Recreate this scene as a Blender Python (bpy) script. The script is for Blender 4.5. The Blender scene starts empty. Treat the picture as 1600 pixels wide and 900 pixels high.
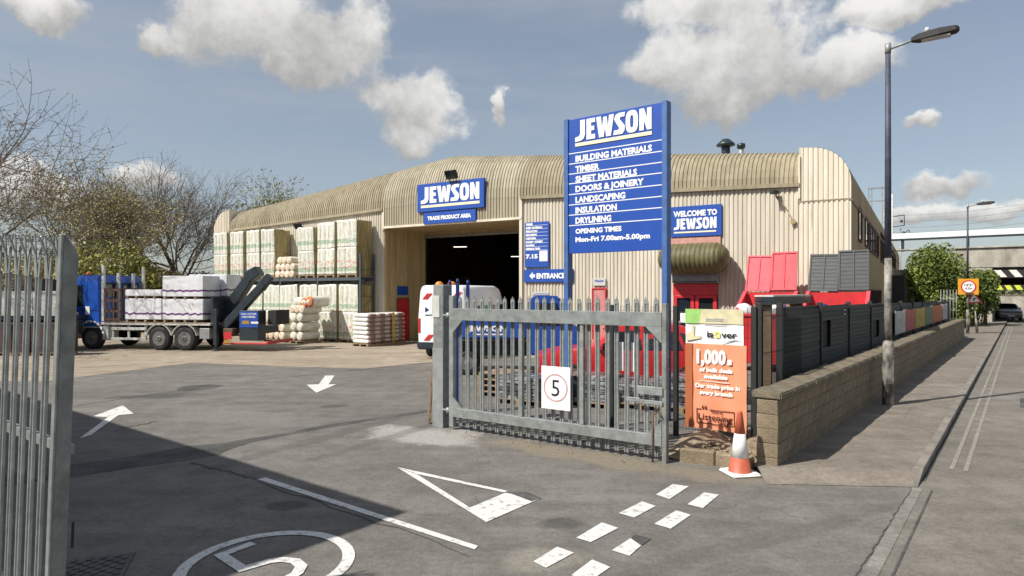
import bpy, bmesh, math, random, mathutils.noise
from mathutils import Vector, Matrix
random.seed(7)
R = math.radians
sc = bpy.context.scene
COL = sc.collection
HOR, F, CH = 455.0, 1020.0, 2.5          # horizon row, focal length (px at 1600 wide), camera height

# ------------------------------------------------------------------ camera, exposure
cd = bpy.data.cameras.new('camera'); cam = bpy.data.objects.new('camera', cd); COL.objects.link(cam)
cam.location = (0, 0, CH); cam.rotation_euler = (R(90), 0, 0)
cd.sensor_width = 36; cd.lens = 36 * F / 1600; cd.shift_y = 5 / 1600
cd.clip_start = .1; cd.clip_end = 6000
sc.camera = cam
sc.view_settings.view_transform = 'Standard'; sc.view_settings.look = 'None'
sc.view_settings.exposure = 0.30; sc.view_settings.gamma = 1

# ------------------------------------------------------------------ sun and sky
SUN_AZ = Vector((-.893, -.45)).normalized()   # horizontal direction towards the sun
SUN_EL = R(47)
sd = bpy.data.lights.new('sun', 'SUN'); sun = bpy.data.objects.new('sun', sd); COL.objects.link(sun)
sd.energy = 5.0; sd.angle = R(.5); sd.color = (1, .955, .88)
to_sun = Vector((SUN_AZ.x * math.cos(SUN_EL), SUN_AZ.y * math.cos(SUN_EL), math.sin(SUN_EL)))
sun.rotation_euler = to_sun.to_track_quat('Z', 'Y').to_euler(); sun.location = to_sun * 60

W = bpy.data.worlds.new('World'); sc.world = W; W.use_nodes = True
nt = W.node_tree; nt.nodes.clear()
def nd(t, **k):
    n = nt.nodes.new(t)
    for a, b in k.items(): setattr(n, a, b)
    return n
def lk(a, b): nt.links.new(a, b)
def ma(op, a, b=None, c=None, clamp=False):
    n = nd('ShaderNodeMath', operation=op, use_clamp=clamp)
    for i, v in enumerate((a, b, c)):
        if v is None: continue
        if isinstance(v, (int, float)): n.inputs[i].default_value = v
        else: lk(v, n.inputs[i])
    return n.outputs[0]
def vdot(v, c):
    n = nd('ShaderNodeVectorMath', operation='DOT_PRODUCT'); lk(v, n.inputs[0]); n.inputs[1].default_value = c
    return n.outputs['Value']
def noise(vec, scale, detail=6, rough=.55):
    n = nd('ShaderNodeTexNoise'); n.inputs['Scale'].default_value = scale
    n.inputs['Detail'].default_value = detail; n.inputs['Roughness'].default_value = rough
    lk(vec, n.inputs['Vector']); return n
def ramp(v, a, b, lo=0., hi=1.):
    n = nd('ShaderNodeMapRange', interpolation_type='SMOOTHSTEP'); lk(v, n.inputs[0])
    for i, q in enumerate((a, b, lo, hi)): n.inputs[i + 1].default_value = q
    return n.outputs[0]
def mixc(f, a, b):
    n = nd('ShaderNodeMix', data_type='RGBA')
    if isinstance(f, float): n.inputs[0].default_value = f
    else: lk(f, n.inputs[0])
    for i, v in ((6, a), (7, b)):
        if isinstance(v, tuple): n.inputs[i].default_value = v + (1,)
        else: lk(v, n.inputs[i])
    return n.outputs[2]
sky = nd('ShaderNodeTexSky', sky_type='NISHITA'); sky.sun_disc = False
sky.sun_elevation = SUN_EL; sky.sun_rotation = math.atan2(SUN_AZ.x, SUN_AZ.y)
sky.air_density = 1.0; sky.dust_density = 1.2; sky.ozone_density = 1.0
tc = nd('ShaderNodeTexCoord'); D0 = tc.outputs['Generated']
wn = noise(D0, 9, 5, .6)
sub = nd('ShaderNodeVectorMath', operation='SUBTRACT'); lk(wn.outputs['Color'], sub.inputs[0]); sub.inputs[1].default_value = (.5, .5, .5)
mad = nd('ShaderNodeVectorMath', operation='MULTIPLY_ADD'); lk(sub.outputs[0], mad.inputs[0]); mad.inputs[1].default_value = (.1, .1, .1); lk(D0, mad.inputs[2])
D = mad.outputs[0]
CLOUDS = [  # towards (column, row) of the photograph, half width, half height
 (400, 35, 125, 62), (500, 62, 95, 56), (335, 15, 75, 50), (470, 100, 70, 34), (560, 50, 50, 55),
 (610, 145, 50, 44), (640, 190, 56, 44), (658, 150, 40, 38), (650, 222, 40, 16),
 (1140, 85, 105, 62), (1065, 110, 80, 42), (1190, 60, 60, 50), (1140, 160, 75, 30), (1215, 125, 70, 40), (1330, 95, 62, 34), (1275, 125, 55, 30),
 (1130, 10, 110, 34), (1400, 8, 80, 20), (235, 280, 52, 26), (75, 12, 46, 24), (230, 55, 26, 24),
 (1470, 292, 62, 18), (1440, 335, 60, 16), (1530, 335, 80, 16), (1432, 188, 20, 11), (780, 160, 11, 24), (30, 280, 70, 30)]
dirs = []
for (px, py, rx, ry) in CLOUDS:
    v = Vector(((px - 800) / F, 1, (HOR - py) / F)); k = v.length
    dirs.append((v.normalized(), 1.3 * rx / F / k, 1.3 * ry / F / k))
rs = random.Random(3)
for i in range(16):                      # the same kind of sky all round
    az = R(60 + i * 15.5); el = R(rs.uniform(8, 50))
    dirs.append((Vector((math.sin(az) * math.cos(el), math.cos(az) * math.cos(el), math.sin(el))), rs.uniform(.08, .2), rs.uniform(.05, .09)))
wmax = None; vsum = None; wsum = None
for (c, rx, ry) in dirs:
    rv = c.cross(Vector((0, 0, 1))).normalized(); up = rv.cross(c)
    a = vdot(D, rv / rx); b = vdot(D, up / ry)
    r = ma('SQRT', ma('ADD', ma('MULTIPLY', a, a), ma('MULTIPLY', b, b)))
    w = ma('SUBTRACT', 1.0, r)
    w = ma('SUBTRACT', w, ma('MULTIPLY', ma('LESS_THAN', vdot(D, c), 0.), 60.))
    wp = ma('MAXIMUM', ma('ADD', w, .35), 0.)
    vv = ma('MULTIPLY', wp, b)
    wmax = w if wmax is None else ma('SMOOTH_MAX', wmax, w, .15)
    vsum = vv if vsum is None else ma('ADD', vsum, vv)
    wsum = wp if wsum is None else ma('ADD', wsum, wp)
vloc = ma('DIVIDE', vsum, ma('ADD', wsum, .02))
fb = noise(D0, 7.5, 9, .62).outputs[0]
fb2 = noise(D0, 24, 6, .6).outputs[0]
den = ma('ADD', wmax, ma('MULTIPLY', ma('SUBTRACT', fb, .5), 1.9))
den = ma('ADD', den, ma('MULTIPLY', ma('SUBTRACT', fb2, .5), .55))
mask = ramp(den, -.03, .46)
shade = ma('ADD', ma('MULTIPLY', vloc, .62), ma('MULTIPLY', ma('SUBTRACT', fb, .45), 1.6))
shade = ma('ADD', shade, ma('MULTIPLY', ma('SUBTRACT', fb2, .5), 1.0))
shade = ramp(shade, -.55, .75)
SKYS = .094
ccol = mixc(shade, (3.5, 3.45, 3.4), (7.9, 7.8, 7.6))
mp = nd('ShaderNodeMapping'); lk(D0, mp.inputs[0]); mp.inputs['Scale'].default_value = (1.6, 1.2, 9); mp.inputs['Rotation'].default_value = (0, R(12), 0)
ci = ramp(noise(mp.outputs[0], 1.7, 7, .6).outputs[0], .35, .75, .28, .62)
hs = nd('ShaderNodeHueSaturation'); lk(sky.outputs[0], hs.inputs['Color']); hs.inputs['Saturation'].default_value = .85; hs.inputs['Value'].default_value = .98
base = mixc(ci, hs.outputs[0], (3.6, 4.05, 4.5))
fin = mixc(ma('MULTIPLY', mask, .96), base, ccol)
bg = nd('ShaderNodeBackground'); lk(fin, bg.inputs[0]); bg.inputs[1].default_value = SKYS
wo = nd('ShaderNodeOutputWorld'); lk(bg.outputs[0], wo.inputs[0])
W.cycles.sampling_method = 'MANUAL'; W.cycles.sample_map_resolution = 512

# ------------------------------------------------------------------ helpers
def G(px, py, z=0.):
    d = (CH - z) * F / (py - HOR); return Vector(((px - 800) / F * d, d, z))
def P(px, d, z=0.): return Vector(((px - 800) / F * d, d, z))
def Z(py, d): return CH + (HOR - py) * d / F

def tag(o, label=None, cat=None, group=None, kind=None):
    if label: o['label'] = label
    if cat: o['category'] = cat
    if group: o['group'] = group
    if kind: o['kind'] = kind
    return o
def thing(name, label, cat, loc=(0, 0, 0), rot=0., group=None):
    o = bpy.data.objects.new(name, None); COL.objects.link(o); o.empty_display_size = .2
    o.location = loc; o.rotation_euler = (0, 0, rot); return tag(o, label, cat, group)
KIDS = {}
KIDS_OBJ = KIDS
def adopt(o, p):
    if p is not None: o.parent = p; KIDS.setdefault(p.name, []).append(o)
def inst(src, parent, loc=(0, 0, 0), rot=(0, 0, 0), scale=None):
    o = src.copy(); COL.objects.link(o); o.parent = None
    adopt(o, parent); o.location = loc; o.rotation_euler = rot
    if scale: o.scale = scale
    return o
def copy_tree(o, parent=None):
    c = o.copy(); COL.objects.link(c); c.parent = None
    if parent: 
        adopt(c, parent)
    for ch in KIDS.get(o.name, []): copy_tree(ch, c)
    return c

class MB:
    def __init__(s): s.v = []; s.f = []; s.m = []; s.sm = []
    def face(s, pts, mi=0, sm=False):
        n = len(s.v); s.v += [tuple(p) for p in pts]; s.f.append(tuple(range(n, n + len(pts)))); s.m.append(mi); s.sm.append(sm); return s
    def idx(s, fs, base, mi, sm=False):
        for f in fs: s.f.append(tuple(base + i for i in f)); s.m.append(mi); s.sm.append(sm)
    def hexa(s, p, mi=0):
        b = len(s.v); s.v += [tuple(q) for q in p]
        s.idx([(0, 3, 2, 1), (4, 5, 6, 7), (0, 1, 5, 4), (1, 2, 6, 5), (2, 3, 7, 6), (3, 0, 4, 7)], b, mi); return s
    def box(s, x0, y0, z0, x1, y1, z1, mi=0):
        return s.hexa([(x0, y0, z0), (x1, y0, z0), (x1, y1, z0), (x0, y1, z0), (x0, y0, z1), (x1, y0, z1), (x1, y1, z1), (x0, y1, z1)], mi)
    def prism(s, poly, f, w0, w1, mi=0, back=True):
        n = len(poly); b = len(s.v)
        s.v += [tuple(f(u, v, w0)) for u, v in poly] + [tuple(f(u, v, w1)) for u, v in poly]
        fs = [tuple(range(n))] + [(i, i + n, (i + 1) % n + n, (i + 1) % n) for i in range(n)]
        if back: fs.append(tuple(range(2 * n - 1, n - 1, -1)))
        s.idx(fs, b, mi); return s
    def tube(s, a, b_, r0, r1=None, n=8, mi=0, caps=True, sm=True):
        a = Vector(a); b_ = Vector(b_); r1 = r0 if r1 is None else r1
        d = (b_ - a).normalized(); u = d.orthogonal().normalized(); w = d.cross(u); b = len(s.v)
        for c, r in ((a, r0), (b_, r1)):
            for i in range(n):
                t = 2 * math.pi * i / n; q = c + u * math.cos(t) * r + w * math.sin(t) * r; s.v.append(tuple(q))
        s.idx([(i, (i + 1) % n, (i + 1) % n + n, i + n) for i in range(n)], b, mi, sm)
        if caps: s.idx([tuple(range(n - 1, -1, -1)), tuple(range(n, 2 * n))], b, mi)
        return s
    def path(s, pts, r, n=6, mi=0):
        for a, b in zip(pts[:-1], pts[1:]): s.tube(a, b, r, r, n, mi)
        return s
    def lathe(s, prof, c=(0, 0, 0), axis='z', n=20, mi=0, sm=True):
        b = len(s.v); c = Vector(c)
        for r, h in prof:
            for i in range(n):
                t = 2 * math.pi * i / n; x, y = r * math.cos(t), r * math.sin(t)
                q = {'z': Vector((x, y, h)), 'y': Vector((x, h, y)), 'x': Vector((h, x, y))}[axis]; s.v.append(tuple(c + q))
        for k in range(len(prof) - 1):
            s.idx([(k * n + i, k * n + (i + 1) % n, (k + 1) * n + (i + 1) % n, (k + 1) * n + i) for i in range(n)], b, mi, sm)
        s.idx([tuple(range(n)), tuple(range((len(prof) - 1) * n, len(prof) * n))], b, mi)
        return s
    def grid(s, rows, mi=0, sm=False):
        b = len(s.v); n = len(rows[0])
        for r in rows: s.v += [tuple(p) for p in r]
        for k in range(len(rows) - 1):
            s.idx([(k * n + i, k * n + i + 1, (k + 1) * n + i + 1, (k + 1) * n + i) for i in range(n - 1)], b, mi, sm)
        return s
    def loft(s, secs, mi=0, sm=False):
        b = len(s.v); n = len(secs[0])
        for r in secs: s.v += [tuple(p) for p in r]
        for k in range(len(secs) - 1):
            s.idx([(k * n + i, k * n + (i + 1) % n, (k + 1) * n + (i + 1) % n, (k + 1) * n + i) for i in range(n)], b, mi, sm)
        s.idx([tuple(range(n)), tuple(range((len(secs) - 1) * n, len(secs) * n))], b, mi); return s
    def mesh(s, name, mats, bevel=0., seg=1, fix=True, angle=None):
        me = bpy.data.meshes.new(name); me.from_pydata(s.v, [], s.f); me.update()
        me.polygons.foreach_set('material_index', s.m); me.polygons.foreach_set('use_smooth', s.sm)
        for m in (mats if isinstance(mats, (list, tuple)) else [mats]): me.materials.append(m)
        if fix or bevel:
            bm = bmesh.new(); bm.from_mesh(me)
            if bevel or angle: bmesh.ops.remove_doubles(bm, verts=bm.verts, dist=1e-4)
            if fix: bmesh.ops.recalc_face_normals(bm, faces=bm.faces)
            if bevel:
                es = [e for e in bm.edges if len(e.link_faces) == 2 and e.calc_face_angle(0) > R(25)]
                bmesh.ops.bevel(bm, geom=es, offset=bevel, segments=seg, affect='EDGES', clamp_overlap=True)
            bm.to_mesh(me); bm.free()
        if angle:
            me.polygons.foreach_set('use_smooth', [True] * len(me.polygons)); me.set_sharp_from_angle(angle=R(angle))
        return me
    def build(s, name, mats, parent=None, loc=None, rot=None, **k):
        o = bpy.data.objects.new(name, s.mesh(name, mats, **k)); COL.objects.link(o); adopt(o, parent)
        if loc: o.location = loc
        if rot: o.rotation_euler = rot
        return o

def mat(name, col, rough=.7, metal=0., var=.15, scale=5., col2=None, bump=0., bscale=60., stretch=None, rnd=0., fine=.0, spec=.5, emit=None, world=False, lo=.35, hi=.65):
    m = bpy.data.materials.new(name); m.use_nodes = True; t = m.node_tree; N = t.nodes; L = t.links
    p = N['Principled BSDF']; p.inputs['Roughness'].default_value = rough; p.inputs['Metallic'].default_value = metal
    p.inputs['Specular IOR Level'].default_value = spec
    if emit:
        p.inputs['Base Color'].default_value = tuple(col) + (1,); p.inputs['Emission Color'].default_value = tuple(col) + (1,); p.inputs['Emission Strength'].default_value = emit; return m
    tcn = N.new('ShaderNodeTexCoord'); vec = tcn.outputs['Object']
    if world:
        ge = N.new('ShaderNodeNewGeometry'); vec = ge.outputs['Position']
    src = vec
    if stretch:
        mpn = N.new('ShaderNodeMapping'); L.new(vec, mpn.inputs[0]); mpn.inputs['Scale'].default_value = stretch; vec = mpn.outputs[0]
    n1 = N.new('ShaderNodeTexNoise'); n1.inputs['Scale'].default_value = scale; n1.inputs['Detail'].default_value = 7; n1.inputs['Roughness'].default_value = .6; L.new(vec, n1.inputs['Vector'])
    mr = N.new('ShaderNodeMapRange'); mr.inputs[1].default_value = lo; mr.inputs[2].default_value = hi; L.new(n1.outputs[0], mr.inputs[0])
    mx = N.new('ShaderNodeMix'); mx.data_type = 'RGBA'; L.new(mr.outputs[0], mx.inputs[0])
    c1 = col; c2 = col2
    if c2 is None: c1 = [c * (1 - var) for c in col]; c2 = [min(1, c * (1 + var)) for c in col]
    mx.inputs[6].default_value = tuple(c1) + (1,); mx.inputs[7].default_value = tuple(c2) + (1,)
    out = mx.outputs[2]
    if fine:
        n2 = N.new('ShaderNodeTexNoise'); n2.inputs['Scale'].default_value = bscale; n2.inputs['Detail'].default_value = 4; L.new(src, n2.inputs['Vector'])
        m2 = N.new('ShaderNodeMapRange'); m2.inputs[1].default_value = .3; m2.inputs[2].default_value = .7; m2.inputs[3].default_value = 1 - fine; m2.inputs[4].default_value = 1 + fine; L.new(n2.outputs[0], m2.inputs[0])
        vm = N.new('ShaderNodeVectorMath'); vm.operation = 'SCALE'; L.new(out, vm.inputs[0]); L.new(m2.outputs[0], vm.inputs['Scale']); out = vm.outputs[0]
    if rnd:
        oi = N.new('ShaderNodeObjectInfo'); m3 = N.new('ShaderNodeMapRange'); m3.inputs[3].default_value = 1 - rnd; m3.inputs[4].default_value = 1 + rnd; L.new(oi.outputs['Random'], m3.inputs[0])
        vm = N.new('ShaderNodeVectorMath'); vm.operation = 'SCALE'; L.new(out, vm.inputs[0]); L.new(m3.outputs[0], vm.inputs['Scale']); out = vm.outputs[0]
    L.new(out, p.inputs['Base Color'])
    if bump:
        n3 = N.new('ShaderNodeTexNoise'); n3.inputs['Scale'].default_value = bscale; n3.inputs['Detail'].default_value = 4; L.new(src, n3.inputs['Vector'])
        bn = N.new('ShaderNodeBump'); bn.inputs['Strength'].default_value = bump; bn.inputs['Distance'].default_value = .02; L.new(n3.outputs[0], bn.inputs['Height']); L.new(bn.outputs[0], p.inputs['Normal'])
    return m

def sheets(m, w=1.06, amt=.09, axis=0):
    t = m.node_tree; N = t.nodes; L = t.links; p = N['Principled BSDF']; src = p.inputs['Base Color'].links[0].from_socket
    tcn = N.new('ShaderNodeTexCoord'); sx = N.new('ShaderNodeSeparateXYZ'); L.new(tcn.outputs['Object'], sx.inputs[0])
    d = N.new('ShaderNodeMath'); d.operation = 'DIVIDE'; L.new(sx.outputs[axis], d.inputs[0]); d.inputs[1].default_value = w
    f = N.new('ShaderNodeMath'); f.operation = 'FLOOR'; L.new(d.outputs[0], f.inputs[0])
    wn_ = N.new('ShaderNodeTexWhiteNoise'); wn_.noise_dimensions = '1D'; L.new(f.outputs[0], wn_.inputs['W'])
    mr = N.new('ShaderNodeMapRange'); mr.inputs[3].default_value = 1 - amt; mr.inputs[4].default_value = 1 + amt; L.new(wn_.outputs['Value'], mr.inputs[0])
    vm = N.new('ShaderNodeVectorMath'); vm.operation = 'SCALE'; L.new(src, vm.inputs[0]); L.new(mr.outputs[0], vm.inputs['Scale'])
    nz = N.new('ShaderNodeTexNoise'); nz.inputs['Scale'].default_value = 2.2; nz.inputs['Detail'].default_value = 6; mp_ = N.new('ShaderNodeMapping'); mp_.inputs['Scale'].default_value = (2.6, 2.6, .16); L.new(tcn.outputs['Object'], mp_.inputs[0]); L.new(mp_.outputs[0], nz.inputs['Vector'])
    r = N.new('ShaderNodeMapRange'); r.inputs[1].default_value = .62; r.inputs[2].default_value = .78; r.inputs[4].default_value = .55; L.new(nz.outputs[0], r.inputs[0])
    mx = N.new('ShaderNodeMix'); mx.data_type = 'RGBA'; L.new(r.outputs[0], mx.inputs[0]); L.new(vm.outputs[0], mx.inputs[6]); mx.inputs[7].default_value = (.2, .14, .08, 1)
    L.new(mx.outputs[2], p.inputs['Base Color'])
def text_geo(body, bold=.02):
    cu = bpy.data.curves.new('lettering_curve', 'FONT'); cu.body = body; cu.size = 1; cu.offset = bold; cu.resolution_u = 2; cu.fill_mode = 'FRONT'
    o = bpy.data.objects.new('lettering_tmp', cu); COL.objects.link(o)
    dg = bpy.context.evaluated_depsgraph_get(); dg.update()
    me = bpy.data.meshes.new_from_object(o.evaluated_get(dg))
    vs = [v.co.copy() for v in me.vertices]; fs = [tuple(p.vertices) for p in me.polygons]
    bpy.data.objects.remove(o); bpy.data.curves.remove(cu); bpy.data.meshes.remove(me)
    return vs, fs
def put_text(mb, body, x, z, h, y=-.012, bold=.02, width=None, align='l', mi=0, fmap=None, cap=True):
    """text whose capitals are h tall, baseline at z, in the local x-z plane"""
    vs, fs = text_geo(body, bold)
    if not vs: return
    x0 = min(v.x for v in vs); x1 = max(v.x for v in vs)
    k = h / .729 if cap else h; kx = k if width is None else width / (x1 - x0)
    off = {'l': 0, 'c': -(x1 - x0) / 2 * kx, 'r': -(x1 - x0) * kx}[align]
    b = len(mb.v)
    for v in vs:
        q = ((v.x - x0) * kx + off + x, y, v.y * k + z); mb.v.append(tuple(fmap(q)) if fmap else q)
    mb.idx(fs, b, mi)
BRAND = {  # heavy condensed capitals drawn on a unit grid
 'J': (.60, [[(.30, 1), (.58, 1), (.58, .26), (.50, .08), (.34, 0), (0, -.03), (0, .18), (.2, .22), (.30, .32)]]),
 'E': (.53, [[(.02, 1), (.52, 1), (.52, .79), (.29, .79), (.29, .62), (.47, .62), (.47, .41), (.29, .41), (.29, .22), (.52, .22), (.52, 0), (.02, 0)]]),
 'W': (.98, [[(0, 1), (.27, 1), (.34, .42), (.41, .95), (.6, .95), (.67, .42), (.73, 1), (1, 1), (.83, 0), (.57, 0), (.5, .45), (.43, 0), (.17, 0)]]),
 'S': (.56, [[(-.02, .72), (.06, .93), (.24, 1), (.58, 1), (.54, .8), (.33, .8), (.28, .7), (.56, .38), (.55, .14), (.42, 0), (-.06, 0), (-.02, .21), (.22, .21), (.26, .3)]]),
 'O': (.66, None),
 'N': (.66, [[(.02, 0), (.02, 1), (.26, 1), (.42, .55), (.42, 1), (.65, 1), (.65, 0), (.42, 0), (.25, .45), (.25, 0)]])}
def put_brand(mb, x, z, w, h, y=-.014, mi=0):
    word = 'JEWSON'; gap = .05; tot = sum(BRAND[c][0] for c in word) + gap * 5; k = w / tot; cx = x
    f = lambda u, v, q: (cx + u * k, q, z + v * h)
    for c in word:
        wd, polys = BRAND[c]
        if polys is None:
            n = 20; o = []; i = []
            for j in range(n):
                t = 2 * math.pi * j / n; se = lambda v, e: math.copysign(abs(v) ** e, v)
                o.append((.33 + .33 * se(math.cos(t), .7), .5 + .52 * se(math.sin(t), .7))); i.append((.33 + .09 * se(math.cos(t), .7), .5 + .29 * se(math.sin(t), .7)))
            for j in range(n):
                j2 = (j + 1) % n; mb.prism([o[j], o[j2], i[j2], i[j]], f, y, y + .012, mi)
        else:
            for p in polys: mb.prism(p, f, y, y + .012, mi)
        cx += (wd + gap) * k

# ------------------------------------------------------------------ materials
A_ = .15
MT = {}
MT['galv'] = mat('galvanised_steel', (.27, .29, .28), .5, .3, .22, 7, rnd=.08, fine=.08, bscale=120, bump=.1)
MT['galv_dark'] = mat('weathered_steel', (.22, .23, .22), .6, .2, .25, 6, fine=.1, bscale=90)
MT['cream'] = mat('cream_cladding', (.47, .415, .325), .6, 0, 0, 1.6, (.66, .605, .505), stretch=(3, 3, .22), fine=.05, bscale=30, lo=.3, hi=.7)
MT['cream_end'] = mat('pale_end_cladding', (.60, .53, .42), .6, 0, 0, 1.5, (.72, .65, .54), stretch=(3, 3, .25), fine=.05, bscale=30)
MT['khaki'] = mat('weathered_band_cladding', (.22, .185, .115), .75, 0, 0, 1.3, (.36, .31, .21), stretch=(3, 3, .3), fine=.08, bscale=25, lo=.3, hi=.7)
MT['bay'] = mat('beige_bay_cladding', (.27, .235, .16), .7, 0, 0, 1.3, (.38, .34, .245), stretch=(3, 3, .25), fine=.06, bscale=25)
MT['tan'] = mat('tan_side_wall', (.37, .26, .13), .75, 0, .13, .6, fine=.05, bscale=12, stretch=(1, 1, .3))
MT['roof'] = mat('grey_roof_sheet', (.3, .28, .23), .8)
MT['blue'] = mat('blue_sign_panel', (.018, .075, .36), .38, 0, .06, 2)
MT['bluepost'] = mat('blue_post_paint', (.06, .13, .33), .45, 0, .15, 5)
MT['navy'] = mat('navy_paint', (.012, .03, .16), .4, 0, .15, 4)
MT['white'] = mat('white_lettering', (.82, .82, .8), .5, 0, .03, 5)
MT['creamline'] = mat('cream_underline', (.8, .72, .5), .5, 0, .03, 5)
MT['paint'] = mat('worn_road_paint', (.2, .19, .175), .8, 0, 0, 9, (.60, .59, .565), fine=.16, bscale=40, bump=.1, world=True, lo=.3, hi=.46)
MT['red'] = mat('red_paint', (.55, .03, .035), .4, 0, .12, 3)
MT['redlid'] = mat('scuffed_red_lid', (.66, .07, .09), .55, 0, .15, 5, fine=.1, bscale=30)
MT['darklid'] = mat('charcoal_lid', (.055, .06, .06), .55, 0, .2, 4, stretch=(1, 1, 6))
MT['black'] = mat('black_rubber', (.018, .018, .019), .75, 0, .2, 8)
MT['glass'] = mat('dark_glass', (.015, .02, .024), .06, 0, .1, 3, spec=.8)
MT['charcoal'] = mat('dark_slat_timber', (.05, .053, .05), .75, 0, .3, 3, stretch=(1, 1, 8), rnd=.2, fine=.1, bscale=40)
MT['fencepost'] = mat('black_fence_post', (.02, .02, .02), .6, 0, .2, 6)
MT['slate'] = mat('slate_grey_crane', (.022, .032, .04), .4, 0, .2, 4)
MT['grey'] = mat('grey_metal', (.28, .29, .29), .5, .2, .15, 5)
MT['palegrey'] = mat('pale_grey_metal', (.5, .5, .47), .6, 0, .15, 4)
MT['lorryblue'] = mat('blue_cab_paint', (.02, .09, .42), .25, 0, .08, 3)
MT['wrap'] = mat('white_film', (.62, .63, .65), .3, 0, 0, 3, (.8, .8, .82), bump=.25, bscale=7)
MT['purple'] = mat('purple_band', (.12, .03, .16), .5)
MT['wood'] = mat('pale_timber', (.27, .19, .115), .8, 0, .25, 5, stretch=(1, 1, 6))
MT['woodred'] = mat('brown_rusty_steel', (.10, .055, .04), .8, 0, .3, 5)
MT['vanwhite'] = mat('white_van_paint', (.76, .77, .78), .25, 0, .03, 3)
MT['orange'] = mat('orange_plastic', (.75, .24, .04), .4)
MT['rubble'] = mat('stony_earth', (.16, .12, .08), .95, 0, 0, 6, (.33, .26, .18), bump=.6, bscale=25, fine=.2, world=True)
MT['block'] = mat('concrete_block', (.15, .115, .072), .92, 0, 0, 2.2, (.27, .215, .145), bump=.6, bscale=45, fine=.2, rnd=.1)
MT['mortar'] = mat('grey_mortar', (.15, .125, .09), .95, 0, .2, 8, bump=.4, bscale=80)
MT['coping'] = mat('weathered_coping', (.15, .125, .085), .92, 0, .3, 6, bump=.5, bscale=50, fine=.15, rnd=.15)
MT['kerb'] = mat('kerb_concrete', (.19, .17, .144), .9, 0, .2, 3, fine=.1, bscale=70, rnd=.12)
MT['pole_lo'] = mat('blotchy_grey_paint', (.09, .083, .077), .8, 0, 0, 5, (.33, .31, .27), stretch=(1, 1, .6), lo=.42, hi=.58)
MT['pole_hi'] = mat('dark_blue_grey_paint', (.05, .055, .085), .6, 0, .3, 6)
MT['banner'] = mat('orange_banner_vinyl', (.80, .30, .17), .45, 0, .05, 3, bump=.15, bscale=4)
MT['bannerdk'] = mat('rust_orange_vinyl', (.42, .125, .05), .5, 0, .06, 3)
MT['concrete'] = mat('stained_concrete', (.2, .18, .145), .9, 0, 0, 1.2, (.42, .39, .33), stretch=(1, 1, .35), fine=.1, bscale=12)
MT['rust'] = mat('rusty_steel', (.13, .075, .05), .9, 0, .35, 10)

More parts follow.
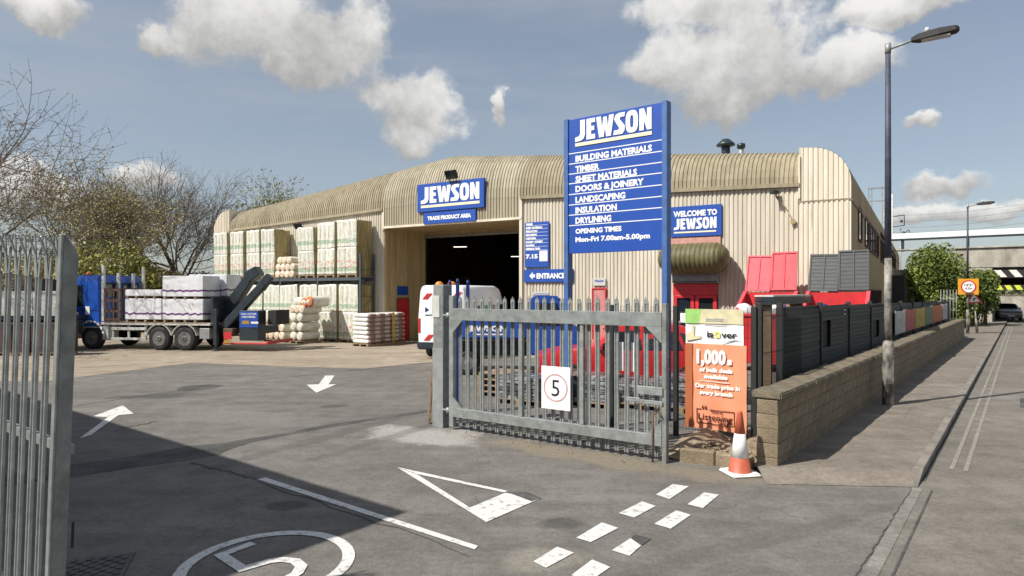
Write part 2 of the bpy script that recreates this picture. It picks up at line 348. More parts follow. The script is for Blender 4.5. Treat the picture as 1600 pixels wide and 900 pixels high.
for k_ in ('cream', 'cream_end', 'khaki', 'bay'): sheets(MT[k_])
def ground_mat(name, c1, c2, grain=.2, seams=0., pale=None, strip=None, big=.35):
    m = bpy.data.materials.new(name); m.use_nodes = True; t = m.node_tree; N = t.nodes; L = t.links
    p = N['Principled BSDF']; p.inputs['Roughness'].default_value = .9; p.inputs['Specular IOR Level'].default_value = .25
    ge = N.new('ShaderNodeNewGeometry'); pos = ge.outputs['Position']
    def nz(s, d=6, r=.6, vec=pos):
        n = N.new('ShaderNodeTexNoise'); n.inputs['Scale'].default_value = s; n.inputs['Detail'].default_value = d; n.inputs['Roughness'].default_value = r; L.new(vec, n.inputs['Vector']); return n.outputs[0]
    def mr(v, a, b, lo=0., hi=1.):
        n = N.new('ShaderNodeMapRange'); n.interpolation_type = 'SMOOTHSTEP'; L.new(v, n.inputs[0])
        for i, q in enumerate((a, b, lo, hi)): n.inputs[i + 1].default_value = q
        return n.outputs[0]
    def mx(f, a, b):
        n = N.new('ShaderNodeMix'); n.data_type = 'RGBA'; L.new(f, n.inputs[0])
        for i, v in ((6, a), (7, b)):
            if isinstance(v, tuple): n.inputs[i].default_value = v + (1,)
            else: L.new(v, n.inputs[i])
        return n.outputs[2]
    def mt(op, a, b):
        n = N.new('ShaderNodeMath'); n.operation = op
        for i, v in enumerate((a, b)):
            if isinstance(v, (int, float)): n.inputs[i].default_value = v
            else: L.new(v, n.inputs[i])
        return n.outputs[0]
    col = mx(mr(nz(big), .3, .7), c1, c2)
    def scale(c, f):
        n = N.new('ShaderNodeVectorMath'); n.operation = 'SCALE'; L.new(c, n.inputs[0]); L.new(f, n.inputs['Scale']); return n.outputs[0]
    col = scale(col, mr(nz(2.3), .3, .72, .86, 1.12))
    st = N.new('ShaderNodeMapping'); L.new(pos, st.inputs[0]); st.inputs['Rotation'].default_value = (0, 0, R(-52)); st.inputs['Scale'].default_value = (.25, 2.2, 1)
    col = scale(col, mr(nz(1.0, 5, .6, st.outputs[0]), .35, .7, .88, 1.08))
    if seams:                            # hairline cracks
        vo = N.new('ShaderNodeTexVoronoi'); vo.feature = 'DISTANCE_TO_EDGE'; vo.inputs['Scale'].default_value = .22
        w = N.new('ShaderNodeVectorMath'); w.operation = 'MULTIPLY_ADD'; nn = N.new('ShaderNodeTexNoise'); nn.inputs['Scale'].default_value = 1.4; L.new(pos, nn.inputs['Vector'])
        L.new(nn.outputs['Color'], w.inputs[0]); w.inputs[1].default_value = (.9, .9, .9); L.new(pos, w.inputs[2]); L.new(w.outputs[0], vo.inputs['Vector'])
        col = scale(col, mr(vo.outputs['Distance'], .0, .006, 1 - seams, 1.))
    def blob(cx, cy, rx, ry, ang):
        mp_ = N.new('ShaderNodeMapping'); mp_.vector_type = 'TEXTURE'; L.new(pos, mp_.inputs[0]); mp_.inputs['Location'].default_value = (cx, cy, 0); mp_.inputs['Rotation'].default_value = (0, 0, ang); mp_.inputs['Scale'].default_value = (rx, ry, 1)
        ln = N.new('ShaderNodeVectorMath'); ln.operation = 'LENGTH'; L.new(mp_.outputs[0], ln.inputs[0])
        return mt('ADD', mt('SUBTRACT', 1., ln.outputs['Value']), mt('MULTIPLY', mt('SUBTRACT', nz(1.6), .5), 1.7))
    for (cx, cy, rx, ry, ang, c, amt) in (pale or []):
        col = mx(mr(blob(cx, cy, rx, ry, ang), .0, .5, 0, amt), col, c)
    g = nz(110, 3, .7); g2 = nz(38, 3, .7); g3 = nz(13, 8, .75)
    col = scale(col, mr(g3, .28, .72, 1 - grain * .9, 1 + grain * .9))
    spk = mr(nz(60, 2, .5), .66, .74); col = mx(mt('MULTIPLY', spk, .35), col, (.42, .40, .36))
    col = scale(col, mr(g, .25, .75, 1 - grain, 1 + grain)); col = scale(col, mr(g2, .25, .75, 1 - grain * .8, 1 + grain * .8))
    L.new(col, p.inputs['Base Color'])
    b = N.new('ShaderNodeBump'); b.inputs['Strength'].default_value = .35; b.inputs['Distance'].default_value = .006; L.new(g, b.inputs['Height']); L.new(b.outputs[0], p.inputs['Normal'])
    return m
GA = math.atan2(-.573, .82)
MT['yard'] = ground_mat('yard_asphalt', (.138, .128, .115), (.178, .166, .149), seams=.15, pale=[
    (-1.5, 11.3, 1.5, .75, R(-25), (.34, .33, .31), .8), (1.3, 9.75, 3.0, .42, GA, (.2, .17, .125), .85), (3.3, 8.75, 1.3, .3, R(-10), (.19, .16, .12), .6),
    (-8.4, 15.6, 1.2, .5, R(15), (.06, .058, .055), .7), (-3.2, 11.2, .25, 3.4, R(-28), (.075, .07, .066), .4), (-1.6, 12.0, .22, 3.6, R(-30), (.075, .07, .066), .4), (2.6, 6.6, .2, 2.6, R(-62), (.08, .075, .07), .35), (.5, 7.0, .3, .22, 0, (.05, .048, .046), .6), (-3.9, 14.2, .4, .25, R(20), (.05, .048, .046), .6), (-5.5, 13, 2.2, .9, R(-25), (.2, .19, .175), .5), (.3, 6.1, .5, .35, 0, (.26, .24, .2), .5), (-2.6, 7.6, .35, .2, 0, (.05, .05, .05), .6)])
MT['roadm'] = ground_mat('road_asphalt', (.158, .143, .122), (.194, .177, .153), grain=.2, seams=.12)
MT['pave'] = ground_mat('pavement_asphalt', (.18, .154, .126), (.225, .196, .162), seams=.2, big=.6)
MT['sand'] = ground_mat('sandy_concrete', (.27, .222, .165), (.345, .29, .222), grain=.1, seams=.2)
MT['patch'] = ground_mat('dark_tar_patch', (.06, .059, .057), (.11, .106, .099), grain=.2, big=1.5)
MT['earth'] = ground_mat('earth', (.12, .11, .07), (.18, .16, .1), grain=.1)

# ------------------------------------------------------------------ directions of the street
u = Vector((.617, .787, 0)).normalized(); n_ = Vector((u.y, -u.x, 0))          # along the road, across it (away from the yard)
K0 = Vector((5.2, 8.36, 0))                                                    # kerb corner
w_ = Vector((.624, .781, 0)).normalized(); nw = Vector((w_.y, -w_.x, 0))       # along the boundary wall
W0 = Vector((3.64, 8.95, 0))
RW = math.atan2(w_.y, w_.x); RN = math.atan2(n_.y, n_.x)
def flat(name, pts, z, m, kind='structure'):
    o = MB().face([(p[0], p[1], z) for p in pts]).build(name, m, fix=False)
    if o.data.polygons[0].normal.z < 0: o.data.flip_normals()
    return tag(o, kind=kind)
# ground sheets
flat('ground', [(-2500, -2500), (2500, -2500), (2500, 2500), (-2500, 2500)], -.06, MT['earth'])
ka = K0 - u * 60; kb = K0 + u * 150
flat('yard', [ka, kb, kb - n_ * 160, ka - n_ * 160], 0, MT['yard'])
flat('road', [ka, ka + n_ * 8.5, kb + n_ * 8.5, kb], .0, MT['roadm'])
flat('opposite_pavement', [ka + n_ * 8.5, ka + n_ * 12, kb + n_ * 12, kb + n_ * 8.5], .08, MT['pave'])
sp = [G(60, 597), G(119, 590), G(300, 567), G(420, 572), G(570, 576), G(672, 566), G(800, 560)]
flat('yard_apron', sp + [Vector((9, 25, 0)), Vector((9, 60, 0)), Vector((-70, 75, 0)), Vector((-40, 22, 0))], .004, MT['sand'])
z4 = lambda x, y: G(100 + .378 * x, 560 + .378 * y)
flat('tar_patch', [z4(*p) for p in [(-250, 480), (20, 440), (300, 402), (520, 362), (640, 352), (760, 333), (900, 312), (1050, 281), (1250, 250), (1500, 214), (1500, 222), (1250, 261), (1050, 294), (900, 322), (780, 346), (680, 378), (640, 398), (530, 418), (300, 450), (20, 492), (-250, 530)]], .004, MT['patch'])
flat('tar_patch', [z4(*p) for p in [(470, 125), (500, 115), (600, 107), (665, 112), (620, 124), (520, 136), (465, 137)]], .004, MT['patch'])
MT['channel'] = ground_mat('channel_tarmac', (.17, .16, .14), (.25, .235, .21), grain=.2, big=2)
# drainage channel and seam along the mouth of the yard
def strip(name, a, b, wd, z, m):
    d = (b - a).normalized(); q = Vector((d.y, -d.x, 0)) * wd / 2
    return flat(name, [a - q, a + q, b + q, b - q], z, m)
strip('channel_setts', K0 - u * 14, K0 - u * .1, .12, .005, MT['channel'])
strip('tar_seam', K0 - u * 14 + n_ * .16, K0 - u * .1 + n_ * .16, .022, .006, MT['patch'])
def stroke(mb, pts, wd, z):
    pts = [Vector((p[0], p[1], 0)) for p in pts]; L_ = []; R_ = []
    for i, p in enumerate(pts):
        if i == 0: d = (pts[1] - p).normalized(); k = 1
        elif i == len(pts) - 1: d = (p - pts[i - 1]).normalized(); k = 1
        else:
            a = (p - pts[i - 1]).normalized(); b = (pts[i + 1] - p).normalized(); d = (a + b).normalized(); k = 1 / max(.5, d.dot(a))
        q = Vector((-d.y, d.x, 0)) * wd / 2 * k; L_.append((p + q)[:2] + (z,)); R_.append((p - q)[:2] + (z,))
    for i in range(len(pts) - 1): mb.face([L_[i], R_[i], R_[i + 1], L_[i + 1]])
def seam(pts, wd, z, m): 
    q = MB(); stroke(q, pts, wd, z); o = q.build('tar_seam', m, fix=False)
    for p_ in o.data.polygons:
        if p_.normal.z < 0: p_.flip()
    return tag(o, kind='structure')
def jag(a, b, n=14, amp=.04):
    a, b = Vector(a), Vector(b); return [a.lerp(b, i / n) + Vector((random.uniform(-amp, amp), random.uniform(-amp, amp), 0)) for i in range(n + 1)]
# painted markings
z5 = lambda x, y: G(560 + .4375 * x, 640 + .4375 * y)
def mark(name, pts, z=.008): return flat(name, pts, z, MT['paint'])
mark('road_arrow', [z4(*p) for p in [(122, 240), (243, 195), (288, 230), (225, 236), (112, 318), (65, 332), (180, 245)]])
mark('road_arrow', [z4(*p) for p in [(1003, 110), (1043, 143), (1126, 108), (1094, 108), (1118, 72), (1080, 72), (1053, 108)]])
mark('lane_line', [G(403.5, 750), G(414.5, 746.7), G(747, 854), G(741.6, 859.6)])
mark('give_way_triangle', [z5(*p) for p in [(138, 208), (210, 233), (398, 352), (525, 299), (652, 318), (457, 404)]])
mark('give_way_triangle', [z5(*p) for p in [(138.5, 207), (532, 292), (523, 298.5), (210.5, 232)]])
flat('paint_wear', [z5(*p) for p in [(530, 297), (600, 296), (652, 318), (618, 330)]], .012, MT['patch'])
for q in [[(1063, 305), (1123, 268), (1180, 276), (1110, 322)], [(1175, 340), (1235, 298), (1288, 306), (1230, 354)], [(930, 372), (1013, 330), (1062, 346), (985, 388)],
          [(1057, 410), (1135, 362), (1187, 378), (1115, 428)], [(778, 460), (870, 405), (928, 425), (830, 476)], [(905, 505), (972, 462), (1010, 488), (968, 525)],
          [(625, 545), (710, 492), (770, 514), (670, 568)], [(760, 594), (835, 538), (900, 565), (820, 620)], [(560, 690), (640, 630), (700, 655), (630, 720)]]:
    mark('give_way_dash', [z5(*p) for p in q])
flat('paint_wear', [z5(*p) for p in [(974, 460), (988, 449), (1046, 463), (1012, 487)]], .008, MT['patch'])
for a, b, wd in ((z4(530, 430), z4(800, 500), .03), (z4(235, 290), z4(383, 262), .03), (z4(60, 40), z4(500, 14), .05), (z4(50, 195), z4(470, 135), .025), (z4(750, 95), z4(1500, 20), .03), (G(700, 560), G(1010, 760), .0), (z4(800, 510), z5(400, 520), .018)):
    if wd: seam(jag(a, b), wd, .007, MT['patch'])
seam(jag(K0 - u * .1 - n_ * .05, K0 - u * 6 - n_ * .12, 60, .012), .014, .007, MT['patch']); flat('road_patch', [K0 + u * 8 + n_ * 1.0, K0 + u * 8 + n_ * 2.6, K0 + u * 9.6 + n_ * 2.6, K0 + u * 9.6 + n_ * 1.0], .004, MT['patch'])
MT['drain'] = mat('worn_cast_iron', (.075, .068, .062), .6, .3, .3, 9)
dc = thing('drain_cover', 'square iron drain cover in the shaded tarmac by the tall palisade leaf', 'drain cover', P(142, 5.85), R(20)); q = MB()
for i in range(9):
    for j in range(9):
        if (i + j) % 2: q.box(-.27 + i * .06, -.27 + j * .06, .012, -.22 + i * .06, -.22 + j * .06, .02)
q.build('tread', MT['drain'], dc)['kind'] = 'stuff'; MB().box(-.3, -.3, -.01, .3, .3, .012).build('plate', MT['drain'], dc)
rm = MB()
C5 = (-2.24, 5.98); ring = [(C5[0] + .72 * math.cos(t * math.pi / 32), C5[1] + .76 * math.sin(t * math.pi / 32)) for t in range(65)]
stroke(rm, ring, .115, .008)
tag(rm.build('speed_roundel', MT['paint']), kind='structure')
rm = MB(); stroke(rm, [(-2.56, 6.46), (-2.75, 6.17), (-2.42, 5.86), (-2.24, 6.03), (-2.13, 6.065), (-2.0, 6.03), (-1.91, 5.92), (-1.90, 5.77), (-1.97, 5.62), (-2.08, 5.5), (-2.22, 5.45)], .105, .0095)
tag(rm.build('speed_numeral', MT['paint']), kind='structure')
# faint double yellow lines along the kerb
MT['yellow'] = mat('worn_yellow_paint', (.215, .198, .172), .9, 0, 0, 6, (.36, .32, .2), lo=.52, hi=.68, world=True)
for o_ in (.27, .43): strip('yellow_line', K0 + u * 1.2 + n_ * o_, K0 + u * 70 + n_ * o_, .055, .006, MT['yellow'])

# ------------------------------------------------------------------ pavement with kerb
pv = thing('pavement', None, None); pv['kind'] = 'structure'
a0 = W0 - w_ * .1; 
far = 75
tb = [Vector((3.35, 8.9, .1)), K0 + u * .55 + Vector((0, 0, .1)), K0 + u * far + Vector((0, 0, .1)), K0 + u * far - n_ * 2.2 + Vector((0, 0, .1)), W0 - nw * .3 + w_ * 20 + Vector((0, 0, .1)), W0 - nw * .3 + Vector((0, 0, .1))]
m_ = MB().face(tb); m_.face([Vector((3.3, 8.45, .006)), K0 - u * .05 + Vector((0, 0, .006)), tb[1], tb[0]])
m_.build('pavement_surface', MT['pave'], pv, fix=False)
m_ = MB().box(0, 0, -.05, .895, .125, .105).mesh('kerb_stone', MT['kerb'], bevel=.012)
RU = math.atan2(u.y, u.x)
for i in range(40):
    o = bpy.data.objects.new('kerb_stone', m_); COL.objects.link(o); adopt(o, pv)
    o.location = K0 + u * (.55 + .9 * i) + n_ * (.002 + random.uniform(-.004, .004)); o.rotation_euler = (0, 0, RU)
o = MB().hexa([(0, 0, -.05), (.6, 0, -.05), (.6, .125, -.05), (0, .125, -.05), (0, 0, .012), (.6, 0, .104), (.6, .125, .104), (0, .125, .012)]).build('kerb_stone', MT['kerb'], pv, loc=K0 - u * .05 + n_ * .002, rot=(0, 0, RU))
strip('gutter_line', K0 + u * .3 + n_ * .02, K0 + u * 80 + n_ * .03, .06, .004, MT['patch'])

# ------------------------------------------------------------------ boundary wall of concrete blocks
wall = thing('block_wall', 'low brown concrete block wall with stone coping running along the pavement', 'wall', W0, RW)
WL = 31.0; WH = 1.1
MB().box(.02, .02, .0, WL, .27, WH - .1).build('wall_core', MT['mortar'], wall)
bm_ = []
for v in range(4):
    q = MB().box(0, -.004, 0, .436, .285, .196); q.v = [(x + random.uniform(-.004, .004), y + random.uniform(-.006, .004), z + random.uniform(-.003, .003)) for x, y, z in q.v]
    bm_.append(q.mesh('block', MT['block'], bevel=.007))
NB = 58; rest = MB()
for c in range(5):
    x = 0 if c % 2 == 0 else -.22
    k = 0
    while x < WL - .3:
        x0 = max(x, 0)
        if k < NB:
            o = bpy.data.objects.new('block', bm_[(k * 7 + c * 3) % 4]); COL.objects.link(o); adopt(o, wall)
            o.location = (x0, 0, .0 + c * .2); wd = .436 if x >= 0 else .216; o.scale = (wd / .436, 1, 1)
        else: rest.box(x0, -.004, c * .2, x0 + .436, .285, c * .2 + .196)
        x += .44; k += 1
rest.build('far_blocks', MT['block'], wall)['kind'] = 'stuff'
cm = []
for v in range(3):
    q = MB().box(0, -.06, 0, .6, .36, .1); q.v = [(x + random.uniform(-.01, .01), y + random.uniform(-.02, .02), z + random.uniform(-.012, .012)) for x, y, z in q.v]
    cm.append(q.mesh('coping_stone', MT['coping'], bevel=.018, seg=2))
for i in range(int(WL / .615)):
    o = bpy.data.objects.new('coping_stone', cm[i % 3]); COL.objects.link(o); adopt(o, wall); o.location = (i * .615 - .02, 0, WH - .1); o.rotation_euler = (0, 0, random.uniform(-.015, .015))

# ------------------------------------------------------------------ dark slatted fence behind the wall
SB = [1.4, 2.49, 5.2, 7.85] + [10.5 + 2.6 * i for i in range(9)]
FO = W0 - nw * .7
fence = thing('slatted_fence', 'dark slatted timber fence with black posts standing behind the block wall', 'fence', FO, RW)
slat_m = MB().box(0, -.012, 0, 1, .012, .088).mesh('slat', MT['charcoal'], bevel=.004)
ztop = lambda s: 2.26 - .009 * s
for s in SB: MB().box(-.04, -.05, 0, .04, .05, ztop(s) + .06).build('post', MT['fencepost'], fence, loc=(s, 0, 0), bevel=.006)
holes = {2: (0.08, .85, .38, .72), 4: (.25, 1.25, .3, .62)}
for i in range(1, len(SB) - 1):
    s0, s1 = SB[i] + .05, SB[i + 1] - .05; zt = ztop(s0) - .02
    pan = MB().box(0, .014, zt - .04, s1 - s0, .05, zt).box(0, .014, .9, s1 - s0, .05, .94).box(0, .016, .9, .04, .048, zt).build('panel', MT['fencepost'], fence, loc=(s0, 0, 0))
    yb = .075 if i in holes else .018; MB().box(0, yb, .74, s1 - s0, yb + .012, zt - .02).build('dark_gap_sheet', MT['black'], pan)  # added black sheet stands in for darkness behind slat gaps and holes
    n = int((zt - .75) / .094)
    far_ = MB()
    for k in range(n):
        z = .75 + k * .094; segs = [(0, s1 - s0)]
        if i in holes:
            h0, h1, a, b = holes[i]
            if a < (z - .75) / (zt - .75) + .15 < b + .15 and (z - .75) > a * (zt - .75) and (z - .75) < b * (zt - .75): segs = [(0, h0), (h1, s1 - s0)]
        for a, b in segs:
            if b - a < .03: continue
            if i <= 6: inst_ = bpy.data.objects.new('slat', slat_m); COL.objects.link(inst_); adopt(inst_, pan); inst_.location = (a, random.uniform(-.006, .006), z); inst_.scale = (b - a, 1, 1)
            else: far_.box(a, -.012, z, b, .012, z + .093)
    if i in holes:
        h0, h1, a, b = holes[i]; MB().box(h0 - .07, .055, .75 + a * (zt - .75) - .1, h1 + .7, .07, .75 + b * (zt - .75) + .1).build('dark_hole_sheet', MT['black'], pan)  # added black sheet stands in for the dark seen through the opening
    if i > 6: far_.build('far_slats', MT['charcoal'], pan)['kind'] = 'stuff'
# black mesh panel closing the corner, in front of the yard
def mesh_fence(name, label, loc, rot, L_, z0, z1, posts, step=.055):
    t = thing(name, label, 'fence', loc, rot)
    q = MB(); k = 0
    while k * step < L_: q.tube((k * step, 0, z0), (k * step, 0, z1 + .04), .0035, n=4, caps=False); k += 1
    z = z0 + .05
    while z < z1: q.tube((0, .004, z), (L_, .004, z), .004, n=4, caps=False); z += .2
    q.build('wire_mesh', MT['fencepost'], t)['kind'] = 'stuff'
    for p in posts: MB().box(p - .04, -.04, 0, p + .04, .04, z1 + .05).build('post', MT['fencepost'], t, bevel=.005)
    return t
FC = FO + w_ * 1.36
mesh_fence('mesh_fence', 'black wire mesh fence behind the orange banner beside the gate', FC - n_ * 2.7, RN, 2.68, .1, 2.2, (.05, 1.3, 2.64))
q = MB()
for k in range(19): q.tube((1.42 + k * .055, -.06, .2), (1.42 + k * .055, -.06, 2.22), .006, n=4, caps=False)
for z in (.9, 1.5, 2.1): q.tube((1.42, -.055, z), (2.5, -.055, z), .006, n=4)
q.build('bar_panel', MT['fencepost'], fence)['kind'] = 'stuff'
q = MB()
for k in range(20): q.tube((2.56 + k * .055, -.06, .7), (2.56 + k * .055, -.06, 2.22), .004, n=4, caps=False)
q.build('wire_panel', MT['fencepost'], fence)['kind'] = 'stuff'

# coloured boards hung on the far part of the fence
for (c, a, b, lab) in [((.55, .55, .53), 13.9, 15.9, 'white board first in the row hung on the dark fence'), ((.5, .1, .1), 16.0, 18.2, 'crimson board next to the white one on the dark fence'), ((.55, .38, .05), 18.3, 21.0, 'yellow board between the crimson and the green one on the fence'),
                       ((.14, .2, .13), 21.1, 23.4, 'dull green board on the dark fence'), ((.55, .14, .06), 23.5, 27.2, 'orange red board on the dark fence beyond the green one'), ((.5, .5, .55), 27.4, 29.4, 'silver grey board last in the row on the fence')]:
    mm = mat('board_print', tuple(x * .75 for x in c), .6, 0, .3, 3)
    p = FO + nw * .1 + w_ * a
    t = thing('hanging_board', lab, 'board', p, RW, 'boards hung along the far fence')
    MB().box(0, -.012, 1.14, b - a, .012, 1.86).build('board', mm, t, bevel=.004)
    for e in (.15, b - a - .15): MB().box(e - .02, -.004, 1.86, e + .02, .09, 1.89).build('hook', MT['grey'], t)

# ------------------------------------------------------------------ pointed steel pale used by both gates
def pale_mesh(name, H, wd, prong=True, m=None):
    q = MB(); prof = [(-.5, .0), (-.36, -.3), (-.18, -.3), (-.08, .05), (.08, .05), (.18, -.3), (.36, -.3), (.5, .0)]
    P_ = [(x * wd, y * wd * .55) for x, y in prof]; B_ = [(x * .92, y + .006) for x, y in reversed(P_)]
    sec = lambda z: [(x, y, z) for x, y in P_ + B_]
    zt = H - (.26 if prong else .1)
    q.loft([sec(0), sec(zt)])
    if prong:
        for sx, lean, back in ((-.33, -.028, .0), (.0, .012, -.075), (.33, .03, .0)):
            w2 = wd * .17; pts = []
            for f, k in ((0, 1), (.55, .95), (.85, .8), (1, .12)):
                x = sx * wd + lean * f * f; y = -.01 + back * max(0, f - .4) * 1.4; z = zt - .01 + .27 * f
                pts.append([(x - w2 * k, y - .004, z), (x + w2 * k, y - .004, z), (x + w2 * k, y + .004, z), (x - w2 * k, y + .004, z)])
            q.loft(pts)
    else:
        for sx in (-.3, .0, .3):
            w2 = wd * .17; h = .1 if sx == 0 else .07
            q.loft([[(sx * wd - w2 * k, -.012, zt - .01 + h * f), (sx * wd + w2 * k, -.012, zt - .01 + h * f), (sx * wd + w2 * k, .0, zt - .01 + h * f), (sx * wd - w2 * k, .0, zt - .01 + h * f)] for f, k in ((0, 1), (.5, .8), (1.05, .08))])
    return q.mesh(name, m or MT['galv'])

# near leaf at the left edge of the picture
gl = Vector((-.866, .5, 0)); GL0 = P(86, 4.2)
leaf = thing('palisade_leaf', 'tall grey palisade leaf with split curled tips, nearest to the camera', 'gate', GL0, math.atan2(-gl.y, -gl.x))
leaf.rotation_euler = (0, R(4.4), math.atan2(-gl.y, -gl.x))
pm = pale_mesh('pale', 2.78, .068)
for i in range(8):
    o = bpy.data.objects.new('pale', pm); COL.objects.link(o); adopt(o, leaf); o.location = (-.105 - i * .136, -.012, .06); o.rotation_euler = (0, 0, random.uniform(-.03, .03))
for z in (.35, 1.45): 
    MB().box(-1.2, .032, z, -.03, .075, z + .06).build('rail', MT['galv'], leaf)
q = MB(); q.prism([(0, 0), (.0, 2.86), (.012, 2.86), (.09, 2.74), (.09, 0)], lambda a, b, c: (c, a - .06, b), -.012, .02)
q.build('end_post', MT['galv_dark'], leaf, bevel=.004)
MB().box(-.018, -.075, 0, .02, -.0605, 2.86).build('post_flange', MT['galv'], leaf, bevel=.003)
MB().box(.021, .05, .85, .027, .065, 1.02).build('lock_slot', MT['black'], leaf)

# ------------------------------------------------------------------ sliding/swinging gate in the middle
H0 = P(704, 11.85); gdir = Vector((.82, -.573, 0)).normalized(); RG = math.atan2(gdir.y, gdir.x)
gate = thing('palisade_gate', 'wide grey steel palisade gate standing open behind the white number sign', 'gate', H0, RG)
GLn = 4.12
MB().box(0, -.05, .05, .1, .05, 2.42).build('stile', MT['galv'], gate, bevel=.006)
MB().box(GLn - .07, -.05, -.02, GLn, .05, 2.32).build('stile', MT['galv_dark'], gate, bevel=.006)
for xx in (1.56, 2.72): MB().box(xx - .032, -.04, .4, xx + .032, .04, 1.985).build('stile', MT['galv'], gate, bevel=.006)
for z0, z1 in ((1.98, 2.19), (.24, .40)):
    q = MB().box(.1, -.06, z0, GLn - .07, -.045, z1).box(.1, -.045, z1 - .014, GLn - .07, .03, z1).box(.1, -.045, z0, GLn - .07, .03, z0 + .014); q.build('rail', MT['galv'], gate, bevel=.003)
for xa, xb, za, zb in ((.1, .32, 1.98, 1.76), (.1, .32, .4, .6), (GLn - .07, GLn - .32, 1.98, 1.74), (GLn - .07, GLn - .32, .4, .6)):
    MB().prism([(xa, za), (xb, za), (xa, zb)], lambda a, b, c: (a, c, b), -.058, -.04).build('corner_plate', MT['galv'], gate)
pg = pale_mesh('pale', 2.36, .085, prong=False)
npale = 24
for i in range(npale):
    o = bpy.data.objects.new('pale', pg); COL.objects.link(o); adopt(o, gate); o.location = (.2 + i * (GLn - .38) / (npale - 1), .045, .06 + random.uniform(-.008, .008)); o.rotation_euler = (random.uniform(-.004, .004), random.uniform(-.006, .006), random.uniform(-.05, .05))
MB().box(GLn - .45, -.075, .98, GLn - .05, -.06, 1.1).box(GLn - .45, -.075, .84, GLn - .05, -.06, .9).box(GLn - .62, -.08, .86, GLn - .4, -.05, .92).build('lock_box', MT['galv'], gate, bevel=.004)
q = MB().tube((GLn - .2, -.07, .0), (GLn - .2, -.07, .7), .014).path([(GLn - .2, -.07, .7), (GLn - .1, -.07, .74), (GLn - .06, -.07, .66)], .012); q.build('drop_bolt', MT['rust'], gate)
for z in (.34, 2.06): MB().tube((-.16, -.02, z), (.06, -.02, z), .022).lathe([(.045, -.05), (.045, .05)], (-.03, -.02, z)).build('hinge', MT['galv'], gate)
for k, xx in enumerate((3.28, 3.5)):
    MB().box(xx, .1, 1.28, xx + .09, .104, 1.72).build('notice_strip', MT['white'], gate)
# posts
hp = thing('gate_post', 'square grey steel gate post with one lit and one dark face beside the gate hinges', 'post', P(700, 12.0), math.atan2(n_.y, n_.x))
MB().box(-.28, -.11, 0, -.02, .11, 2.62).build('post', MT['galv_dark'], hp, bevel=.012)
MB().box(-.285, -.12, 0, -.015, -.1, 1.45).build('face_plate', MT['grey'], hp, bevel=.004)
MB().box(-.29, -.125, 2.02, -.1, -.111, 2.42).build('small_notice', MT['palegrey'], hp)
pal = thing('timber_board', 'pale timber pallet board leaning against the back of the gate post', 'board', P(672, 12.3), 0)
q = MB()
for dx in (0, .12): q.hexa([(dx - .05, -.02, 0), (dx - .005, -.02, 0), (dx - .005, .08, 0), (dx - .05, .08, 0), (dx * .5 + .04, .05, 1.3), (dx * .5 + .085, .05, 1.3), (dx * .5 + .085, .15, 1.3), (dx * .5 + .04, .15, 1.3)])
q.build('rail', MT['wood'], pal, bevel=.004)
for z in (.1, .72, 1.2): MB().box(-.05 + z * .07, -.025 + z * .05, z, .11 + z * .03, .0 + z * .05, z + .09).build('board', MT['wood'], pal, bevel=.003)
for px, h, d in ((703, 2.72, 13.2), (715, 2.75, 13.4), (731, 2.72, 13.3)):
    t = thing('barrier_post', {703: 'thin blue upright post nearest the grey gate post', 715: 'thin blue upright post, middle of three behind the gate', 731: 'thin blue upright post, rightmost of three behind the gate'}[px], 'post', P(px, d), 0, 'blue posts behind the gate hinges')
    MB().box(-.035, -.035, 0, .035, .035, h - .08).build('post', MT['navy'], t, bevel=.006)
    MB().lathe([(.001, 0), (.035, .0), (.03, .05), (.012, .09)], (0, 0, h - .08), n=10).build('finial', MT['navy'], t)
# speed sign on the gate
sg = thing('number_sign', 'white square sign with a 5 in a ring hung on the grey gate', 'sign', H0 + gdir * 2.28 + Vector((.573, .82, 0)) * -.085, RG)
sg.location.z = 0
MB().box(-.27, -.012, .6, .27, 0, 1.29).build('board', MT['white'], sg, bevel=.004)
MT['ring'] = mat('faded_red_print', (.5, .3, .32), .5); MT['ink'] = mat('dark_ink', (.012, .012, .03), .5)
q = MB()
for i in range(40):
    t0, t1 = (2 * math.pi * k / 40 for k in (i, i + 1)); q.face([(r * math.cos(t), -.0145, .95 + r * math.sin(t)) for r, t in ((.2, t0), (.2, t1), (.225, t1), (.225, t0))])
q.build('ring', MT['ring'], sg)
q = MB(); put_text(q, '5', 0, .815, .28, y=-.0145, bold=.0, align='c'); q.build('numeral', MT['ink'], sg)

# ------------------------------------------------------------------ tall site sign
SR = P(1040, 12.6); RS = RN; SWd = 2.26
SL = SR - n_ * SWd
big = thing('site_sign', 'tall blue board listing building materials and opening times on two blue posts', 'sign', SL, RS)
for xx in (0, SWd): MB().box(xx - .055, -.06, 0, xx + .055, .13, 6.17).build('post', MT['bluepost'], big, bevel=.006)
MB().box(.056, -.03, 3.3, SWd - .056, .03, 6.15).build('panel', MT['blue'], big, bevel=.004)
ph, pz, pw = 2.85, 6.15, SWd - .11
q = MB(); put_brand(q, .055 + .08 * pw, pz - .19 * ph + .06, .82 * pw, .43, y=-.045); q.build('brand_lettering', MT['white'], big)
MB().box(.055 + .08 * pw, -.044, pz - .215 * ph + .02, .055 + .9 * pw, -.031, pz - .19 * ph + .02).build('underline', MT['creamline'], big)
q = MB()
lines = [.257, .334, .409, .481, .562, .64, .716, .794]
for f in lines: q.box(.056, -.034, pz - f * ph, SWd - .056, -.0305, pz - f * ph + .018)
q.build('divider_lines', MT['white'], big)
q = MB()
